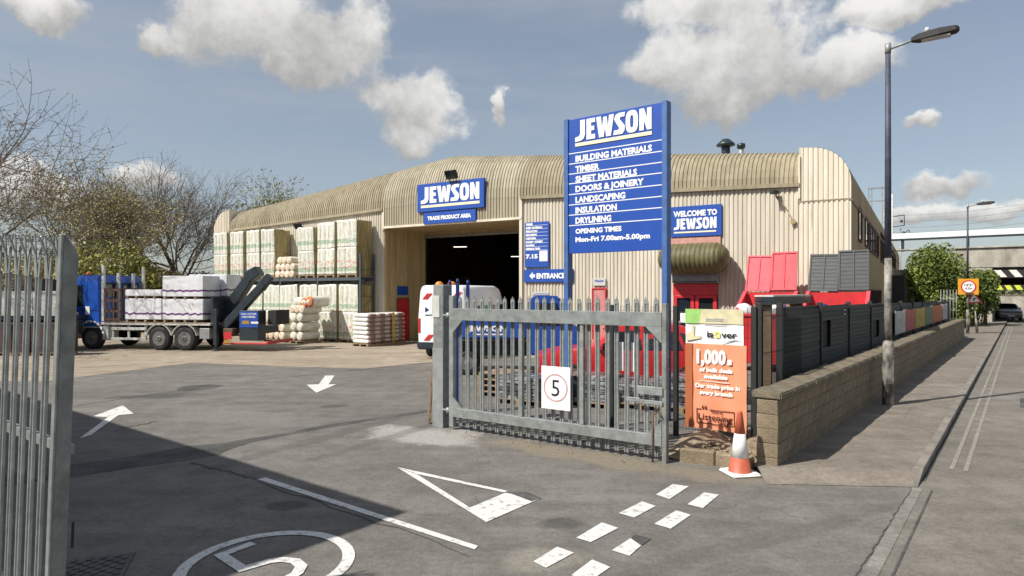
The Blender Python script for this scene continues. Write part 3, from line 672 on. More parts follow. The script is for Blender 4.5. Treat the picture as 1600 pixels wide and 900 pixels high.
for f, s_, wd in zip(lines, ['BUILDING MATERIALS', 'TIMBER', 'SHEET MATERIALS', 'DOORS & JOINERY', 'LANDSCAPING', 'INSULATION', 'DRYLINING'], [.82, .27, .67, .74, .55, .46, .40]):
    put_text(q, s_, .055 + .08 * pw, pz - (f + .062) * ph, .125, y=-.034, bold=.045, width=wd * pw)
put_text(q, 'OPENING TIMES', .055 + .08 * pw, pz - .853 * ph, .1, y=-.034, bold=.045, width=.51 * pw)
put_text(q, 'Mon-Fri 7.00am-5.00pm', .055 + .08 * pw, pz - .915 * ph, .1, y=-.034, bold=.045, width=.8 * pw)
q.build('lettering', MT['white'], big)

# ------------------------------------------------------------------ warehouse
BO = Vector((-17.9, 39.27, 0)); RB = math.atan2(-.53, .848)
ex = Vector((.848, -.53, 0)); ey = Vector((.53, .848, 0))
def fx(px, off=0.):               # facade coordinate seen in a column of the photograph
    k = (px - 800) / F; o = BO + ey * off
    return (k * o.y - o.x) / (ex.x - k * ex.y)
def fd(x, off=0.): return (BO + ex * x + ey * off).y
def fw(x, y=0., z=0.): p = BO + ex * x + ey * y; return Vector((p.x, p.y, z))
def fz(px, py, off=0.): return Z(py, fd(fx(px, off), off))
bld = thing('warehouse', 'long beige corrugated warehouse with curved eaves and an open loading bay', 'warehouse', BO, RB)
BW, BL, AX = 34.1, 58., 17.3
B0, B1 = 13.72, 21.6
ztop_ = lambda x: 8.92 - abs(x - AX) * .103
ztrim = lambda x: 6.66 - abs(x - AX) * .036
RY = 1.35
PITCH = .152; AMP = .036
def cols(x0, x1):
    out = []; n0 = math.floor(x0 / PITCH); n1 = math.ceil(x1 / PITCH)
    for k in range(n0, n1 + 1):
        for f, o in ((0, 0), (.22, 0), (.36, 1), (.84, 1)):
            x = (k + f) * PITCH
            if x0 < x < x1: out.append((x, o))
    return [(x0, 0)] + out + [(x1, 0)]
def cladding(name, x0, x1, rows, m, y0=0.):
    cs = cols(x0, x1); q = MB()
    q.grid([[(x, y0 + rw(x)[0] - o * AMP * rw(x)[2], rw(x)[1] + o * AMP * rw(x)[3]) for x, o in cs] for rw in rows])
    return q.build(name, m, bld, fix=False)
vert = lambda z: (lambda x: (0, z(x) if callable(z) else z, 1, 0))
def bandrow(th): return lambda x: (RY * (1 - math.cos(th)), ztrim(x) + (ztop_(x) - ztrim(x)) * math.sin(th), math.cos(th), math.sin(th))
E0, E1 = 1.5, BW - 1.55
cladding('wall_cladding', E0, B0, [vert(0), vert(lambda x: ztrim(x))], MT['cream'])
cladding('wall_cladding', B1, E1, [vert(0), vert(lambda x: ztrim(x))], MT['cream'])
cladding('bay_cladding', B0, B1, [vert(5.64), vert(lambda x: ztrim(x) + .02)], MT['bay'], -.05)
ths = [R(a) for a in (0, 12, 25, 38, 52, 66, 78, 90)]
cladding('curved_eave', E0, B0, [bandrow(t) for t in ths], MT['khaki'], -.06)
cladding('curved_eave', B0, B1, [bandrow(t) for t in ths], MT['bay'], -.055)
cladding('curved_eave', B1, E1, [bandrow(t) for t in ths], MT['khaki'], -.06)
RC = 1.25
def endtop(x):
    dx = min(x, BW - x)
    zt = ztop_(RC if x < AX else BW - RC) - .02
    return zt - (RC - math.sqrt(max(0, RC * RC - (RC - dx) ** 2))) if dx < RC else ztop_(x) - .02
cladding('end_cladding', 0, E0, [vert(0), vert(4.9), vert(lambda x: endtop(x))], MT['cream_end'], -.02)
cladding('end_cladding', E1, BW, [vert(0), vert(4.9), vert(lambda x: endtop(x))], MT['cream_end'], -.02)
for x in (E0, E1):
    q = MB(); pr = [(bandrow(t)(x)[0] - .06, bandrow(t)(x)[1]) for t in ths]
    q.prism([(-.055, endtop(x) - .0)] + pr[::-1] if False else pr + [(RY - .06, endtop(x)), (-.06, endtop(x))], lambda a, b, c: (c, a, b), x - .012, x + .012); q.build('eave_end', MT['cream_end'], bld)
for a, b in ((E0, B0), (B1, E1)):
    q = MB(); n = 8
    q.loft([[(x, -.16, ztrim(x) - .1), (x, -.04, ztrim(x) - .1), (x, -.04, ztrim(x) + .03), (x, -.16, ztrim(x) + .03)] for x in [a + (b - a) * i / n for i in range(n + 1)]])
    q.build('eave_trim', MT['khaki'], bld)
for x in (B0, B1):
    MB().box(x - .07, -.1, 0 if x == B1 else 5.5, x + .07, -.0, ztrim(x) + .02).build('corner_flashing', MT['cream_end'], bld)
MB().box(B0 - .05, -.12, 5.56, B1 + .05, .02, 5.66).build('bay_lintel', MT['cream_end'], bld)
MB().box(E1 - .03, -.12, ztrim(E1) - .5, E1 + .03, -.03, ztop_(E1) - .3).build('corner_flashing', MT['cream_end'], bld)
MB().box(E1 - .05, -.075, 5.5, BW, -.05, 5.53).build('cladding_joint', MT['khaki'], bld)
# shell: roof and sides
def shell_sec(y):
    pts = [(0, 0)]
    for i in range(9):
        a = R(90 * i / 8); zt = ztop_(RC)
        pts.append((RC - RC * math.cos(a), zt - RC + RC * math.sin(a)))
    pts.append((AX, ztop_(AX)))
    for i in range(9):
        a = R(90 - 90 * i / 8); zt = ztop_(BW - RC)
        pts.append((BW - RC + RC * math.cos(a), zt - RC + RC * math.sin(a)))
    pts.append((BW, 0)); return [(x, y, z) for x, z in pts]
q = MB(); s0, s1 = shell_sec(.0), shell_sec(BL); sR = shell_sec(RY)
for i in range(len(s0) - 1):
    side = i in (0, len(s0) - 2)
    x_mid = (s0[i][0] + s0[i + 1][0]) / 2
    a = sR if (E0 - .3 < x_mid < E1 + .3) else s0
    q.face([a[i], a[i + 1], s1[i + 1], s1[i]], 1 if x_mid > BW - RC or x_mid < RC else 0)
q.face(s1)
q.build('roof_and_walls', [MT['roof'], MT['tan']], bld, fix=False)
# recessed loading bay and dark interior
def ccl(name, y0, y1, x, z0, z1, m):
    q = MB(); cs = cols(y0, y1); q.grid([[(x + o * AMP, y, z) for y, o in cs] for z in (z0, z1)]); return q.build(name, m, bld, fix=False)
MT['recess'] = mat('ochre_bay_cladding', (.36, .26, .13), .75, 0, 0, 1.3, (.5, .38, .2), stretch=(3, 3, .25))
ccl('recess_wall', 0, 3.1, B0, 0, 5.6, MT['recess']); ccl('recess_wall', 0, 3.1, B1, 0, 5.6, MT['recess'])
MB().box(B0, .03, 5.58, B1, 3.1, 5.64).build('recess_soffit', MT['recess'], bld)
MB().box(B0 - .3, 3.1, 5.30, B1 + .3, 3.2, 8.0).build('recess_header', MT['recess'], bld)
MB().box(B0, 3.02, 5.3, B1, 3.1, 5.4).build('door_track', MT['grey'], bld)
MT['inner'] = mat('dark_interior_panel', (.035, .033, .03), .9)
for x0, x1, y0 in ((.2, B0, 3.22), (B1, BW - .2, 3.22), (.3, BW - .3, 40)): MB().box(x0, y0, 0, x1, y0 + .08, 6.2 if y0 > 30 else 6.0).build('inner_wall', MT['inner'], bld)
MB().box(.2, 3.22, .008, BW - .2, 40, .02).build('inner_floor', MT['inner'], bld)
MT['lamp'] = mat('lit_tube', (1, .93, .8), emit=2.2)
for (px, py, L_) in ((719, 385, .9), (806, 400, .6)):
    off = 12.; x = fx(px, off); zz = Z(py, fd(x, off))
    t = thing('strip_light', 'lit strip lamp hanging in the dark bay, %s' % ('the left longer one' if px < 750 else 'the right shorter one'), 'lamp', fw(x, off, zz), RB + R(20))
    MB().box(-L_ / 2, -.06, -.05, L_ / 2, .06, -.02).build('tube', MT['lamp'], t); MB().box(-L_ / 2 - .03, -.09, -.02, L_ / 2 + .03, .09, .03).build('housing', MT['grey'], t)
    for e in (-L_ / 3, L_ / 3): MB().tube((e, 0, .03), (e, 0, 7.9 - zz), .01, n=5).build('hanger', MT['grey'], t)
MB().box(fx(722, 20) - .9, 20, 3., fx(722, 20) + .9, 20.05, 3.7).build('hatch', MT['tan'], bld)
# windows of the shaded side
def sy(px):
    k = (px - 800) / F; c = BO + ex * BW
    return (c.x - k * c.y) / (k * ey.y - ey.x)
def sd_(y): return (BO + ex * BW + ey * y).y
for (pa, pb, ya, yb) in ((1340.5, 1345.5, 322, 378), (1351, 1355.5, 337, 386), (1357, 1372, 346, 398), (1375.5, 1384, 362, 412), (1390, 1399, 386, 418), (1360, 1376, 452, 476), (1385, 1396, 455, 474)):
    y0, y1 = sy(pa), sy(pb); d = sd_(y0); z1, z0 = Z(ya, d), Z(yb, sd_((y0 + y1) / 2)); 
    if z1 - z0 < .5: z0 = z1 - 1.2
    fr = MB(); t = .07
    fr.box(BW - .02, y0, z0, BW + .05, y0 + t, z1).box(BW - .02, y1 - t, z0, BW + .05, y1, z1).box(BW - .02, y0 + t, z0, BW + .05, y1 - t, z0 + t).box(BW - .02, y0 + t, z1 - t, BW + .05, y1 - t, z1)
    nm = max(0, int((y1 - y0) / 1.1))
    for i in range(1, nm): yy = y0 + (y1 - y0) * i / nm; fr.box(BW - .02, yy - .03, z0 + t, BW + .045, yy + .03, z1 - t)
    f_ = fr.build('window', MT['woodred'], bld); MB().box(BW - .01, y0 + .03, z0 + .03, BW + .015, y1 - .03, z1 - .03).build('pane', MT['glass'], f_)
MB().box(BW - .01, 0, 5.42, BW + .04, BL, 5.5).build('string_course', MT['khaki'], bld)
# roof cowls
def onroof(px, off): x = fx(px, off); return fw(x, off, ztop_(x))
t = thing('roof_cowl', 'dark mushroom shaped vent cowl on the warehouse roof', 'vent', onroof(1134, 3) - Vector((0, 0, .05)) )
MB().lathe([(.17, 0), (.17, .66), (.15, .7)]).build('stack', MT['slate'], t); MB().lathe([(.15, .68), (.36, .72), (.36, .78), (.14, .98), (.03, 1.0)]).build('cap', MT['slate'], t)
t = thing('roof_vent', 'small stub vent beside the mushroom cowl on the roof', 'vent', onroof(1158, 3) - Vector((0, 0, .05)))
MB().lathe([(.1, 0), (.1, .66)]).build('stack', MT['grey'], t); MB().lathe([(.16, .62), (.16, .78), (.05, .82)]).build('cap', MT['slate'], t)
# floodlights
def flood(px, py, sz, lab, off):
    x = fx(px, off); t = thing('floodlight', lab, 'lamp', fw(x, off, fz(px, py, off)), RB)
    q = MB().hexa([(-sz, -.12, -.02), (sz, -.12, -.02), (sz, .1, .05), (-sz, .1, .05), (-sz, -.3, sz * 1.3), (sz, -.3, sz * 1.3), (sz, -.06, sz * 1.5), (-sz, -.06, sz * 1.5)]); q.build('housing', MT['black'], t, bevel=.015)
    MB().hexa([(-sz * .8, -.155, .06), (sz * .8, -.155, .06), (sz * .8, -.14, .06), (-sz * .8, -.14, .06), (-sz * .8, -.302, sz * 1.12), (sz * .8, -.302, sz * 1.12), (sz * .8, -.27, sz * 1.12), (-sz * .8, -.27, sz * 1.12)]).build('lens', MT['glass'], t)
    MB().path([(-sz * .7, .0, .1), (-sz * .7, .05, -.12), (sz * .7, .05, -.12), (sz * .7, 0, .1)], .02).path([(0, .05, -.12), (0, -off, -.2)], .025).build('bracket', MT['black'], t)
flood(707, 280, .27, 'black floodlight above the sign over the loading bay', -.25)
flood(468, 358, .2, 'black floodlight under the eaves above the insulation rack', -.3)
# signs on the facade
def fsign(name, lab, pl, pr, ytl, ybl, off=-.12, th=.06, m='blue'):
    x0, x1 = fx(pl, off), fx(pr, off); z1, z0 = fz(pl, ytl, off), fz(pl, ybl, off)
    t = thing(name, lab, 'sign', fw(x0, off, 0), RB)
    MB().box(0, 0, z0, x1 - x0, th, z1).build('panel', MT[m], t, bevel=.006); return t, x1 - x0, z0, z1
t, w, z0, z1 = fsign('brand_sign', 'large blue sign with white name over the loading bay', 652, 756, 289, 332, -.2, .14); h = z1 - z0
q = MB(); put_brand(q, .06 * w, z0 + .3 * h, .88 * w, .58 * h); q.build('brand_lettering', MT['white'], t)
MB().box(.06 * w, -.01, z0 + .14 * h, .94 * w, -.001, z0 + .23 * h).build('underline', MT['creamline'], t)
t, w, z0, z1 = fsign('bay_sign', 'small blue trade product area sign below the large name sign', 662, 743, 333, 350.5, -.17, .1); h = z1 - z0
q = MB(); put_text(q, 'TRADE PRODUCT AREA', w / 2, z0 + .34 * h, .32 * h, bold=.06, width=.84 * w, align='c'); q.build('lettering', MT['white'], t)
t, w, z0, z1 = fsign('department_sign', 'blue list board with white rows on the wall right of the bay', 820, 857.5, 348, 418); h = z1 - z0
q = MB(); rows = ['TIMBER', 'SHEET MATERIALS', 'INSULATION', 'DRYLINING', 'LANDSCAPING', 'DOORS & JOINERY', 'ROOFING', 'OPENING TIMES']
for i, (s_, wf) in enumerate(zip(rows, (.3, .68, .48, .46, .42, .72, .36, .6))):
    put_text(q, s_, .05 * w, z1 - (.078 * i + .065) * h, .042 * h, bold=.06, width=wf * w); q.box(.04 * w, -.008, z1 - (.078 * i + .076) * h, .95 * w, -.003, z1 - (.078 * i + .07) * h)
put_text(q, '7.15', .05 * w, z0 + .2 * h, .09 * h, bold=.05, width=.5 * w); q.build('lettering', MT['white'], t)
MB().box(.62 * w, -.012, z0 + .13 * h, .95 * w, -.001, z0 + .36 * h).build('notice', MT['white'], t)
t, w, z0, z1 = fsign('entrance_sign', 'blue entrance sign with white arrow low on the wall behind the tall board', 818.5, 895, 421.5, 441); h = z1 - z0
q = MB(); put_text(q, 'ENTRANCE', .27 * w, z0 + .3 * h, .4 * h, bold=.05, width=.58 * w)
q.prism([(.12, .5), (.19, .8), (.19, .62), (.24, .62), (.24, .38), (.19, .38), (.19, .2)], lambda a, b, c: (a * w, c, z0 + b * h), -.014, -.002); q.build('lettering', MT['white'], t)
t, w, z0, z1 = fsign('welcome_sign', 'blue welcome sign above the ribbed canopy of the red doors', 1046, 1127.5, 324, 371); h = z1 - z0
q = MB(); put_text(q, 'WELCOME TO', .08 * w, z0 + .67 * h, .18 * h, bold=.05, width=.84 * w); put_brand(q, .09 * w, z0 + .24 * h, .82 * w, .36 * h); q.build('lettering', MT['white'], t)
MB().box(.09 * w, -.01, z0 + .12 * h, .9 * w, -.001, z0 + .17 * h).build('underline', MT['creamline'], t)
MT['pink'] = mat('faded_pink_panel', (.5, .26, .22), .7)
t, w, z0, z1 = fsign('blank_panel', 'faded pink blank strip between the welcome sign and the canopy', 1048, 1126, 373, 384, -.1, .05, 'pink')
# canopy: ribbed capsule over the doors
xa, xb = fx(1030, -.6), fx(1140, -.6); dA = fd(xa, -.6); zc = Z(404, fd((xa + xb) / 2, -.6))
can = thing('door_canopy', 'rounded olive ribbed canopy over the red entrance doors', 'canopy', fw(xa, 0, 0), RB)
MT['olive'] = mat('olive_ribbed_sheet', (.115, .10, .04), .6, 0, .25, 4)
q = MB(); secs = []; Lc = xb - xa; rr = .52; n = 18
for i in range(121):
    f = i / 120; x = Lc * f; e = min(x, Lc - x); k = math.sqrt(max(.002, 1 - (1 - min(1, e / .5)) ** 2))
    rib = .035 * (abs(math.sin(f * math.pi * 15)) ** .6)
    secs.append([(x, -.62 - (.62 * k + rib * k) * math.cos(t_) if True else 0, zc + (rr * k + rib * k) * math.sin(t_)) for t_ in [2 * math.pi * j / n for j in range(n)]])
q.loft(secs, sm=True); q.build('ribbed_shell', MT['olive'], can)
MB().box(.3, -.6, zc - .3, Lc - .3, -.02, zc + .3).build('back_box', MT['olive'], can)
d0, d1 = fx(1053, -.05), fx(1122, -.05)
zl1, zl0 = fz(1090, 427, -.2), fz(1090, 442, -.2)
t = thing('door_lintel', 'pale grey shutter box over the red entrance doors', 'shutter box', fw(fx(1050, -.3), -.3, 0), RB)
MB().box(0, 0, zl0, fx(1122, -.3) - fx(1050, -.3), .26, zl1).build('box', MT['grey'], t, bevel=.02); MB().box(.05, -.012, zl0 + .02, fx(1122, -.3) - fx(1050, -.3) - .05, -.001, zl0 + .06).build('slot', MT['slate'], t)
t = thing('entrance_doors', 'pair of red framed glazed entrance doors under the olive canopy', 'door', fw(d0, -.12, 0), RB)
dw = d1 - d0; zd = zl0 - .02
MB().box(0, 0, 0, dw, .08, zd).build('backing', MT['glass'], t)
MB().box(0, -.04, zd - .42, dw, 0, zd).build('transom', MT['red'], t, bevel=.006)
for k in range(2):
    a, b = k * dw / 2 + .02, (k + 1) * dw / 2 - .02
    q = MB().box(a, -.05, 0, a + .13, 0, zd - .43).box(b - .13, -.05, 0, b, 0, zd - .43).box(a + .13, -.05, zd - .53, b - .13, 0, zd - .43).box(a + .13, -.05, 0, b - .13, 0, .25)
    o = q.build('door_leaf', MT['red'], t, bevel=.004); MB().box((a + b) / 2 - .14, -.012, 1.35, (a + b) / 2 + .14, -.004, 1.7).build('notice', MT['white'], o)
# small red door further left with a sign plate
t, w, z0, z1 = fsign('door_plate', 'small pale plate above the narrow red door right of the tall board', 926, 946, 435, 446.5, -.1, .03, 'palegrey')
q = MB(); put_text(q, 'TRADE', w / 2, z0 + .5 * (z1 - z0), .3 * (z1 - z0), bold=.03, align='c', width=.7 * w, y=-.006); q.build('lettering', MT['blue'], t)
xd = fx(925, -.1); t = thing('side_door', 'narrow faded red door under the small pale plate', 'door', fw(xd, -.1, 0), RB)
MT['fadedred'] = mat('faded_red_door', (.5, .2, .19), .6); zz = fz(935, 450, -.1); wd = fx(947, -.1) - xd
MB().box(.05, .0, 0, wd - .05, .05, zz - .05).build('leaf', MT['fadedred'], t); MB().box(0, -.03, 0, .05, .08, zz).box(wd - .05, -.03, 0, wd, .08, zz).box(.05, -.03, zz - .05, wd - .05, .08, zz).build('frame', MT['red'], t); MB().lathe([(.02, -.05), (.03, -.02), (.02, 0)], (wd - .12, 0, 1.05), 'y', 10).build('handle', MT['grey'], t)
# red door inside the bay
yd = 1.3; t = thing('fire_door', 'red door with small window in the ochre bay wall', 'door', fw(B0 + .06, yd + .45, 0), RB - R(90))
MB().box(.04, -.03, 0, .86, .02, 2.1).build('leaf', MT['red'], t); MB().box(.32, -.036, 1.2, .56, -.028, 1.8).build('pane', MT['palegrey'], t); MB().box(0, -.05, 0, .04, .03, 2.16).box(.86, -.05, 0, .9, .03, 2.16).box(.04, -.05, 2.1, .86, .03, 2.16).build('frame', MT['woodred'], t)
t = thing('fire_door_sign', 'small blue sign above the red bay door', 'sign', fw(B0 + .05, yd + .4, 0), RB - R(90)); MB().box(0, -.02, 2.3, .8, 0, 2.75).build('panel', MT['blue'], t); q = MB(); put_text(q, 'TRADE', .4, 2.47, .14, y=-.024, align='c', width=.6); q.build('lettering', MT['white'], t)
# security camera with its cable
off = -.1; t = thing('security_camera', 'small dark security camera with a drooping cable on the cream wall', 'camera', fw(fx(1213, off), off, fz(1213, 303, off)), RB)
MB().hexa([(-.16, -.35, -.05), (-.02, -.4, -.05), (.1, -.05, -.02), (-.02, -.02, -.02), (-.16, -.35, .08), (-.02, -.4, .08), (.1, -.05, .1), (-.02, -.02, .1)]).build('housing', MT['slate'], t, bevel=.01)
MB().path([(0, -.1, 0), (.0, .02, -.12), (.06, .06, -.12)], .025).build('bracket', MT['slate'], t)
MB().path([(.08, -.02, -.1), (.2, -.03, -.3), (.36, -.03, -.62), (.52, -.02, -.92)], .014).build('cable', MT['tan'], t); MB().box(.46, -.05, -1.05, .6, .0, -.9).build('junction_box', MT['tan'], t)

ORD = ('lowest', 'second', 'third', 'fourth', 'fifth', 'sixth', 'top')
COLN = ('leftmost', 'second from left', 'third from left', 'rightmost')
# ------------------------------------------------------------------ pallet rack with insulation packs
MT['pack'] = mat('insulation_film', (.52, .55, .50), .35, 0, 0, 4, (.75, .76, .74), bump=.3, bscale=9, rnd=.06)
def print_film(name, green=True):
    m = mat(name, (.36, .34, .21), .35, 0, 0, 3.2, (.66, .655, .585), bump=.5, bscale=9, rnd=.06, stretch=(4, 4, .7), lo=.3, hi=.52, fine=.12)
    t = m.node_tree; N = t.nodes; L = t.links; p = N['Principled BSDF']; src = p.inputs['Base Color'].links[0].from_socket
    tcn = N.new('ShaderNodeTexCoord'); sp_ = N.new('ShaderNodeSeparateXYZ'); L.new(tcn.outputs['Object'], sp_.inputs[0])
    def mm(op, a, b):
        n = N.new('ShaderNodeMath'); n.operation = op
        for i, v in enumerate((a, b)):
            if isinstance(v, (int, float)): n.inputs[i].default_value = v
            else: L.new(v, n.inputs[i])
        return n.outputs[0]
    zf = mm('FRACT', mm('DIVIDE', sp_.outputs[2], 1.36), 1.)
    band = mm('MULTIPLY', mm('GREATER_THAN', zf, .12), mm('LESS_THAN', zf, .28))
    nz = N.new('ShaderNodeTexNoise'); nz.inputs['Scale'].default_value = 11; L.new(tcn.outputs['Object'], nz.inputs['Vector'])
    f1 = mm('MULTIPLY', band, mm('MULTIPLY', mm('GREATER_THAN', nz.outputs[0], .43), .6))
    mx1 = N.new('ShaderNodeMix'); mx1.data_type = 'RGBA'; L.new(f1, mx1.inputs[0]); L.new(src, mx1.inputs[6]); mx1.inputs[7].default_value = (.12, .27, .15, 1)
    nz2 = N.new('ShaderNodeTexNoise'); nz2.inputs['Scale'].default_value = 9; mp_ = N.new('ShaderNodeMapping'); mp_.inputs['Scale'].default_value = (1, 1, .8); mp_.inputs['Location'].default_value = (5, 2, 1); L.new(tcn.outputs['Object'], mp_.inputs[0]); L.new(mp_.outputs[0], nz2.inputs['Vector'])
    low = mm('MULTIPLY', mm('LESS_THAN', sp_.outputs[2], .75), mm('GREATER_THAN', sp_.outputs[2], .3))
    f2 = mm('MULTIPLY', low, mm('MULTIPLY', mm('GREATER_THAN', nz2.outputs[0], .58), .65))
    mx2 = N.new('ShaderNodeMix'); mx2.data_type = 'RGBA'; L.new(f2, mx2.inputs[0]); L.new(mx1.outputs[2], mx2.inputs[6]); mx2.inputs[7].default_value = (.55, .16, .12, 1)
    L.new(mx2.outputs[2], p.inputs['Base Color']); return m
MT['film'] = print_film('printed_film')
MT['filmside'] = mat('yellow_insulation_side', (.20, .15, .05), .5, 0, 0, 3, (.38, .31, .15), stretch=(1, 3, .5), bump=.3, bscale=6)
RO = BO + ex * (B0 - .5) - ey * 1.1       # right front foot of the rack
def rw_(s, y=0., z=0.): p = RO - ex * s + ey * y; return Vector((p.x, p.y, z))
rack = thing('pallet_rack', 'dark steel pallet racking along the warehouse wall holding wrapped insulation', 'rack', rw_(0), RB)
US = [.0, 2.95, 5.8, 8.65, 11.5]
MT['racksteel'] = mat('blue_grey_rack_steel', (.09, .105, .12), .5, .3, .15, 5)
for s in US:
    for y in (0, .9): MB().box(-s - .05, y - .04, 0, -s + .05, y + .04, 4.3 if s == 0 else 3.9).build('upright', MT['racksteel'], rack, bevel=.005)
    q = MB()
    for k in range(6): z = .3 + k * .65; q.tube((-s, 0, z), (-s, .9, z + .6 if k % 2 == 0 else z), .018, n=5)
    q.build('bracing', MT['racksteel'], rack)
for a, b in zip(US[:-1], US[1:]):
    for y in (-.03, .92): MB().box(-b + .05, y - .03, 3.02, -a - .05, y + .03, 3.17).build('beam', MT['racksteel'], rack, bevel=.004)
def pack_geo(wd, dp, H):
    q = MB(); nx = 4; out = []
    n = 24
    def ring(z, k):
        pts = []
        for i in range(n):
            x = wd * i / n; pts.append((x, -.035 * abs(math.sin(i / n * nx * math.pi)) * k + (1 - k) * .06, z))
        for i in range(8): y = dp * i / 8; pts.append((wd + (.03 * abs(math.sin(i / 8 * 2 * math.pi)) * k - (1 - k) * .06), y, z))
        for i in range(n): pts.append((wd - wd * i / n, dp - (1 - k) * .06, z))
        for i in range(8): pts.append(((1 - k) * .06, dp - dp * i / 8, z))
        return pts
    hh = H / 2
    secs = [ring(0, .4), ring(.06, 1), ring(hh - .05, 1), ring(hh, .6), ring(hh + .05, 1), ring(H - .08, 1), ring(H - .02, .6), ring(H, -.4)]
    q.loft(secs, 0, False)
    nn = len(secs[0])
    for i, f in enumerate(q.f):
        if len(f) == 4 and n <= (f[0] % nn) < n + 8: q.m[i] = 1
    return q
PG = {}
def pallet(parent, wd, dp, z=0.):
    q = MB()
    for k in range(5): q.box(0, dp * k / 5, z + .1, wd, dp * k / 5 + dp * .14, z + .13)
    for xx in (0, wd / 2 - .05, wd - .1): q.box(xx, 0, z, xx + .1, dp, z + .1)
    return q.build('pallet', MT['wood'], parent)
def place_pack(s_left, y, z, wd, H, lab, grp, dp=1.0):
    t = thing('insulation_pack', lab, 'insulation pack', rw_(s_left, y, z), RB, grp)
    key = (round(wd, 2), round(H, 2))
    q = pack_geo(wd, dp, H); lx, ly = random.uniform(-.05, .05), random.uniform(-.05, .03); ph_ = random.uniform(0, 50)
    q.v = [(x + lx * (z / H) ** 1.5 + .045 * mathutils.noise.noise(Vector((x * 2.5 + ph_, y * 2.5, z * 2.2))), y + ly * (z / H) + .05 * mathutils.noise.noise(Vector((x * 2.5, y * 2 + ph_, z * 3))), z + .05 * mathutils.noise.noise(Vector((x * 3, y * 3, ph_)))*(z / H)) for x, y, z in q.v]
    o = bpy.data.objects.new('wrap', q.mesh('wrap', [MT['film'], MT['filmside']])); COL.objects.link(o); adopt(o, t); o.location = (0, 0, .13)
    pallet(t, wd, dp); return t
GU = 'insulation packs on the upper rack level'; GD = 'insulation packs on the lower rack level'
ups = [(1.5, 1.32, 2.66, 'tall wrapped insulation pack at the right end of the upper rack'), (2.93, 1.22, 2.6, 'wrapped insulation pack second from the right end of the upper rack'), (4.32, 1.2, 2.45, 'wrapped insulation pack beside the pile of rolls on the upper rack'),
       (7.3, 1.1, 2.5, 'wrapped insulation pack with bare yellow side left of the rolls on the upper rack'), (8.5, 1.1, 2.5, 'wrapped insulation pack third from the left end of the upper rack'), (9.95, 1.15, 2.5, 'wrapped insulation pack second from the left end of the upper rack'), (11.45, 1.2, 2.5, 'wrapped insulation pack at the left end of the upper rack')]
for s, wd, H, lab in ups: place_pack(s, -.08, 3.18, wd, H, lab, GU)
lows = ['right end of', 'second from the right end on', 'third from the right end on', 'fourth from the right end on', 'behind the crane tip on', 'behind the lorry load, right one on', 'behind the lorry load, left one on', 'left end of']
for i, (s, lb) in enumerate(zip((1.45, 2.88, 4.3, 5.72, 7.15, 8.57, 10.0, 11.4), lows)):
    place_pack(s, -.05, 0, 1.3, 2.7, 'wrapped insulation pack at the %s the lower rack' % lb if 'end of' == lb[-6:] else 'wrapped insulation pack %s the lower rack' % lb, GD)
# rolls
MT['rollw'] = mat('white_roll_film', (.55, .52, .42), .45, 0, 0, 6, (.74, .71, .62), bump=.3, bscale=12, rnd=.1)
MT['rollo'] = mat('orange_print_end', (.68, .62, .5), .5, 0, 0, 9, (.62, .3, .18), lo=.5, hi=.64, rnd=.1)
MT['rollorange'] = mat('orange_insulation', (.5, .17, .07), .8, 0, .25, 8)
def roll_mesh(r, L_, m):
    q = MB(); q.lathe([(.12 * r, -.01), (.3 * r, .02), (.75 * r, -.02), (.95 * r, .02), (r, .08), (r, L_ - .08), (.93 * r, L_ - .02), (.3 * r, L_)], (0, 0, 0), 'y', 14)
    for i, f in enumerate(q.f):
        if i < 14 * 4: q.m[i] = 1
    q.m[-2] = 1
    return q.mesh('roll', [MT['rollw'], m])
RM = {'w': roll_mesh(.22, 1.1, MT['rollw']), 'o': roll_mesh(.2, 1.1, MT['rollo']), 'b': roll_mesh(.26, 1.1, MT['rollorange'])}
def roll(kind, s, y, z, lab, grp, rz=0.):
    o = bpy.data.objects.new('insulation_roll', RM[kind]); COL.objects.link(o); tag(o, lab, 'insulation roll', grp)
    o.location = rw_(s, y, z); o.rotation_euler = (0, random.uniform(0, 6), RB + rz); return o
for r in range(3):
    for c in range(4 if r < 2 else 3):
        roll('o', 5.95 - c * .37 - (r % 2) * .05 - (.18 if r == 2 else 0), -.1, 3.39 + r * .36, 'bulging cream roll in the upper rack pile, %s layer, %s' % (('bottom', 'middle', 'top')[r], ('leftmost', 'second from left', 'second from right' if r < 2 else 'rightmost', 'rightmost')[c]), 'rolls piled on the upper rack')
t = thing('roll_pallet', 'timber pallet under the rolls on the upper rack', 'pallet', rw_(6.2, -.05, 3.18)); t.rotation_euler.z = RB; pallet(t, 1.6, 1.)
YS = -1.75
for r in range(3):
    for c in range(2): roll('w', 2.72 - c * .46, YS, .35 + r * .45, 'white ended roll in the tall two wide stack, %s row, %s one' % (('bottom', 'middle', 'top')[r], ('left', 'right')[c]), 'rolls in the tall stack')
for c in range(3): roll('o', 2.78 - c * .33, YS, 1.63, 'red printed roll on top of the tall stack of white rolls, %s one' % ('left', 'middle', 'right')[c], 'printed rolls on the tall stack')
roll('w', 2.75, YS + .3, 2.0, 'white roll lying across the top of the tall stack', 'roll lying on top', R(-90)).rotation_euler = (0, 0, RB - R(90))
for k in (0, 1): roll('b', 2.08 - k * .38, YS + .1, 1.95 + k * .06, 'orange roll end sticking out on top of the tall stack, %s one' % ('left', 'right')[k], 'orange rolls on top')
t = thing('roll_pallet', 'timber pallet under the tall stack of white rolls', 'pallet', rw_(2.98, YS)); t.rotation_euler.z = RB; pallet(t, 1.0, 1.1)
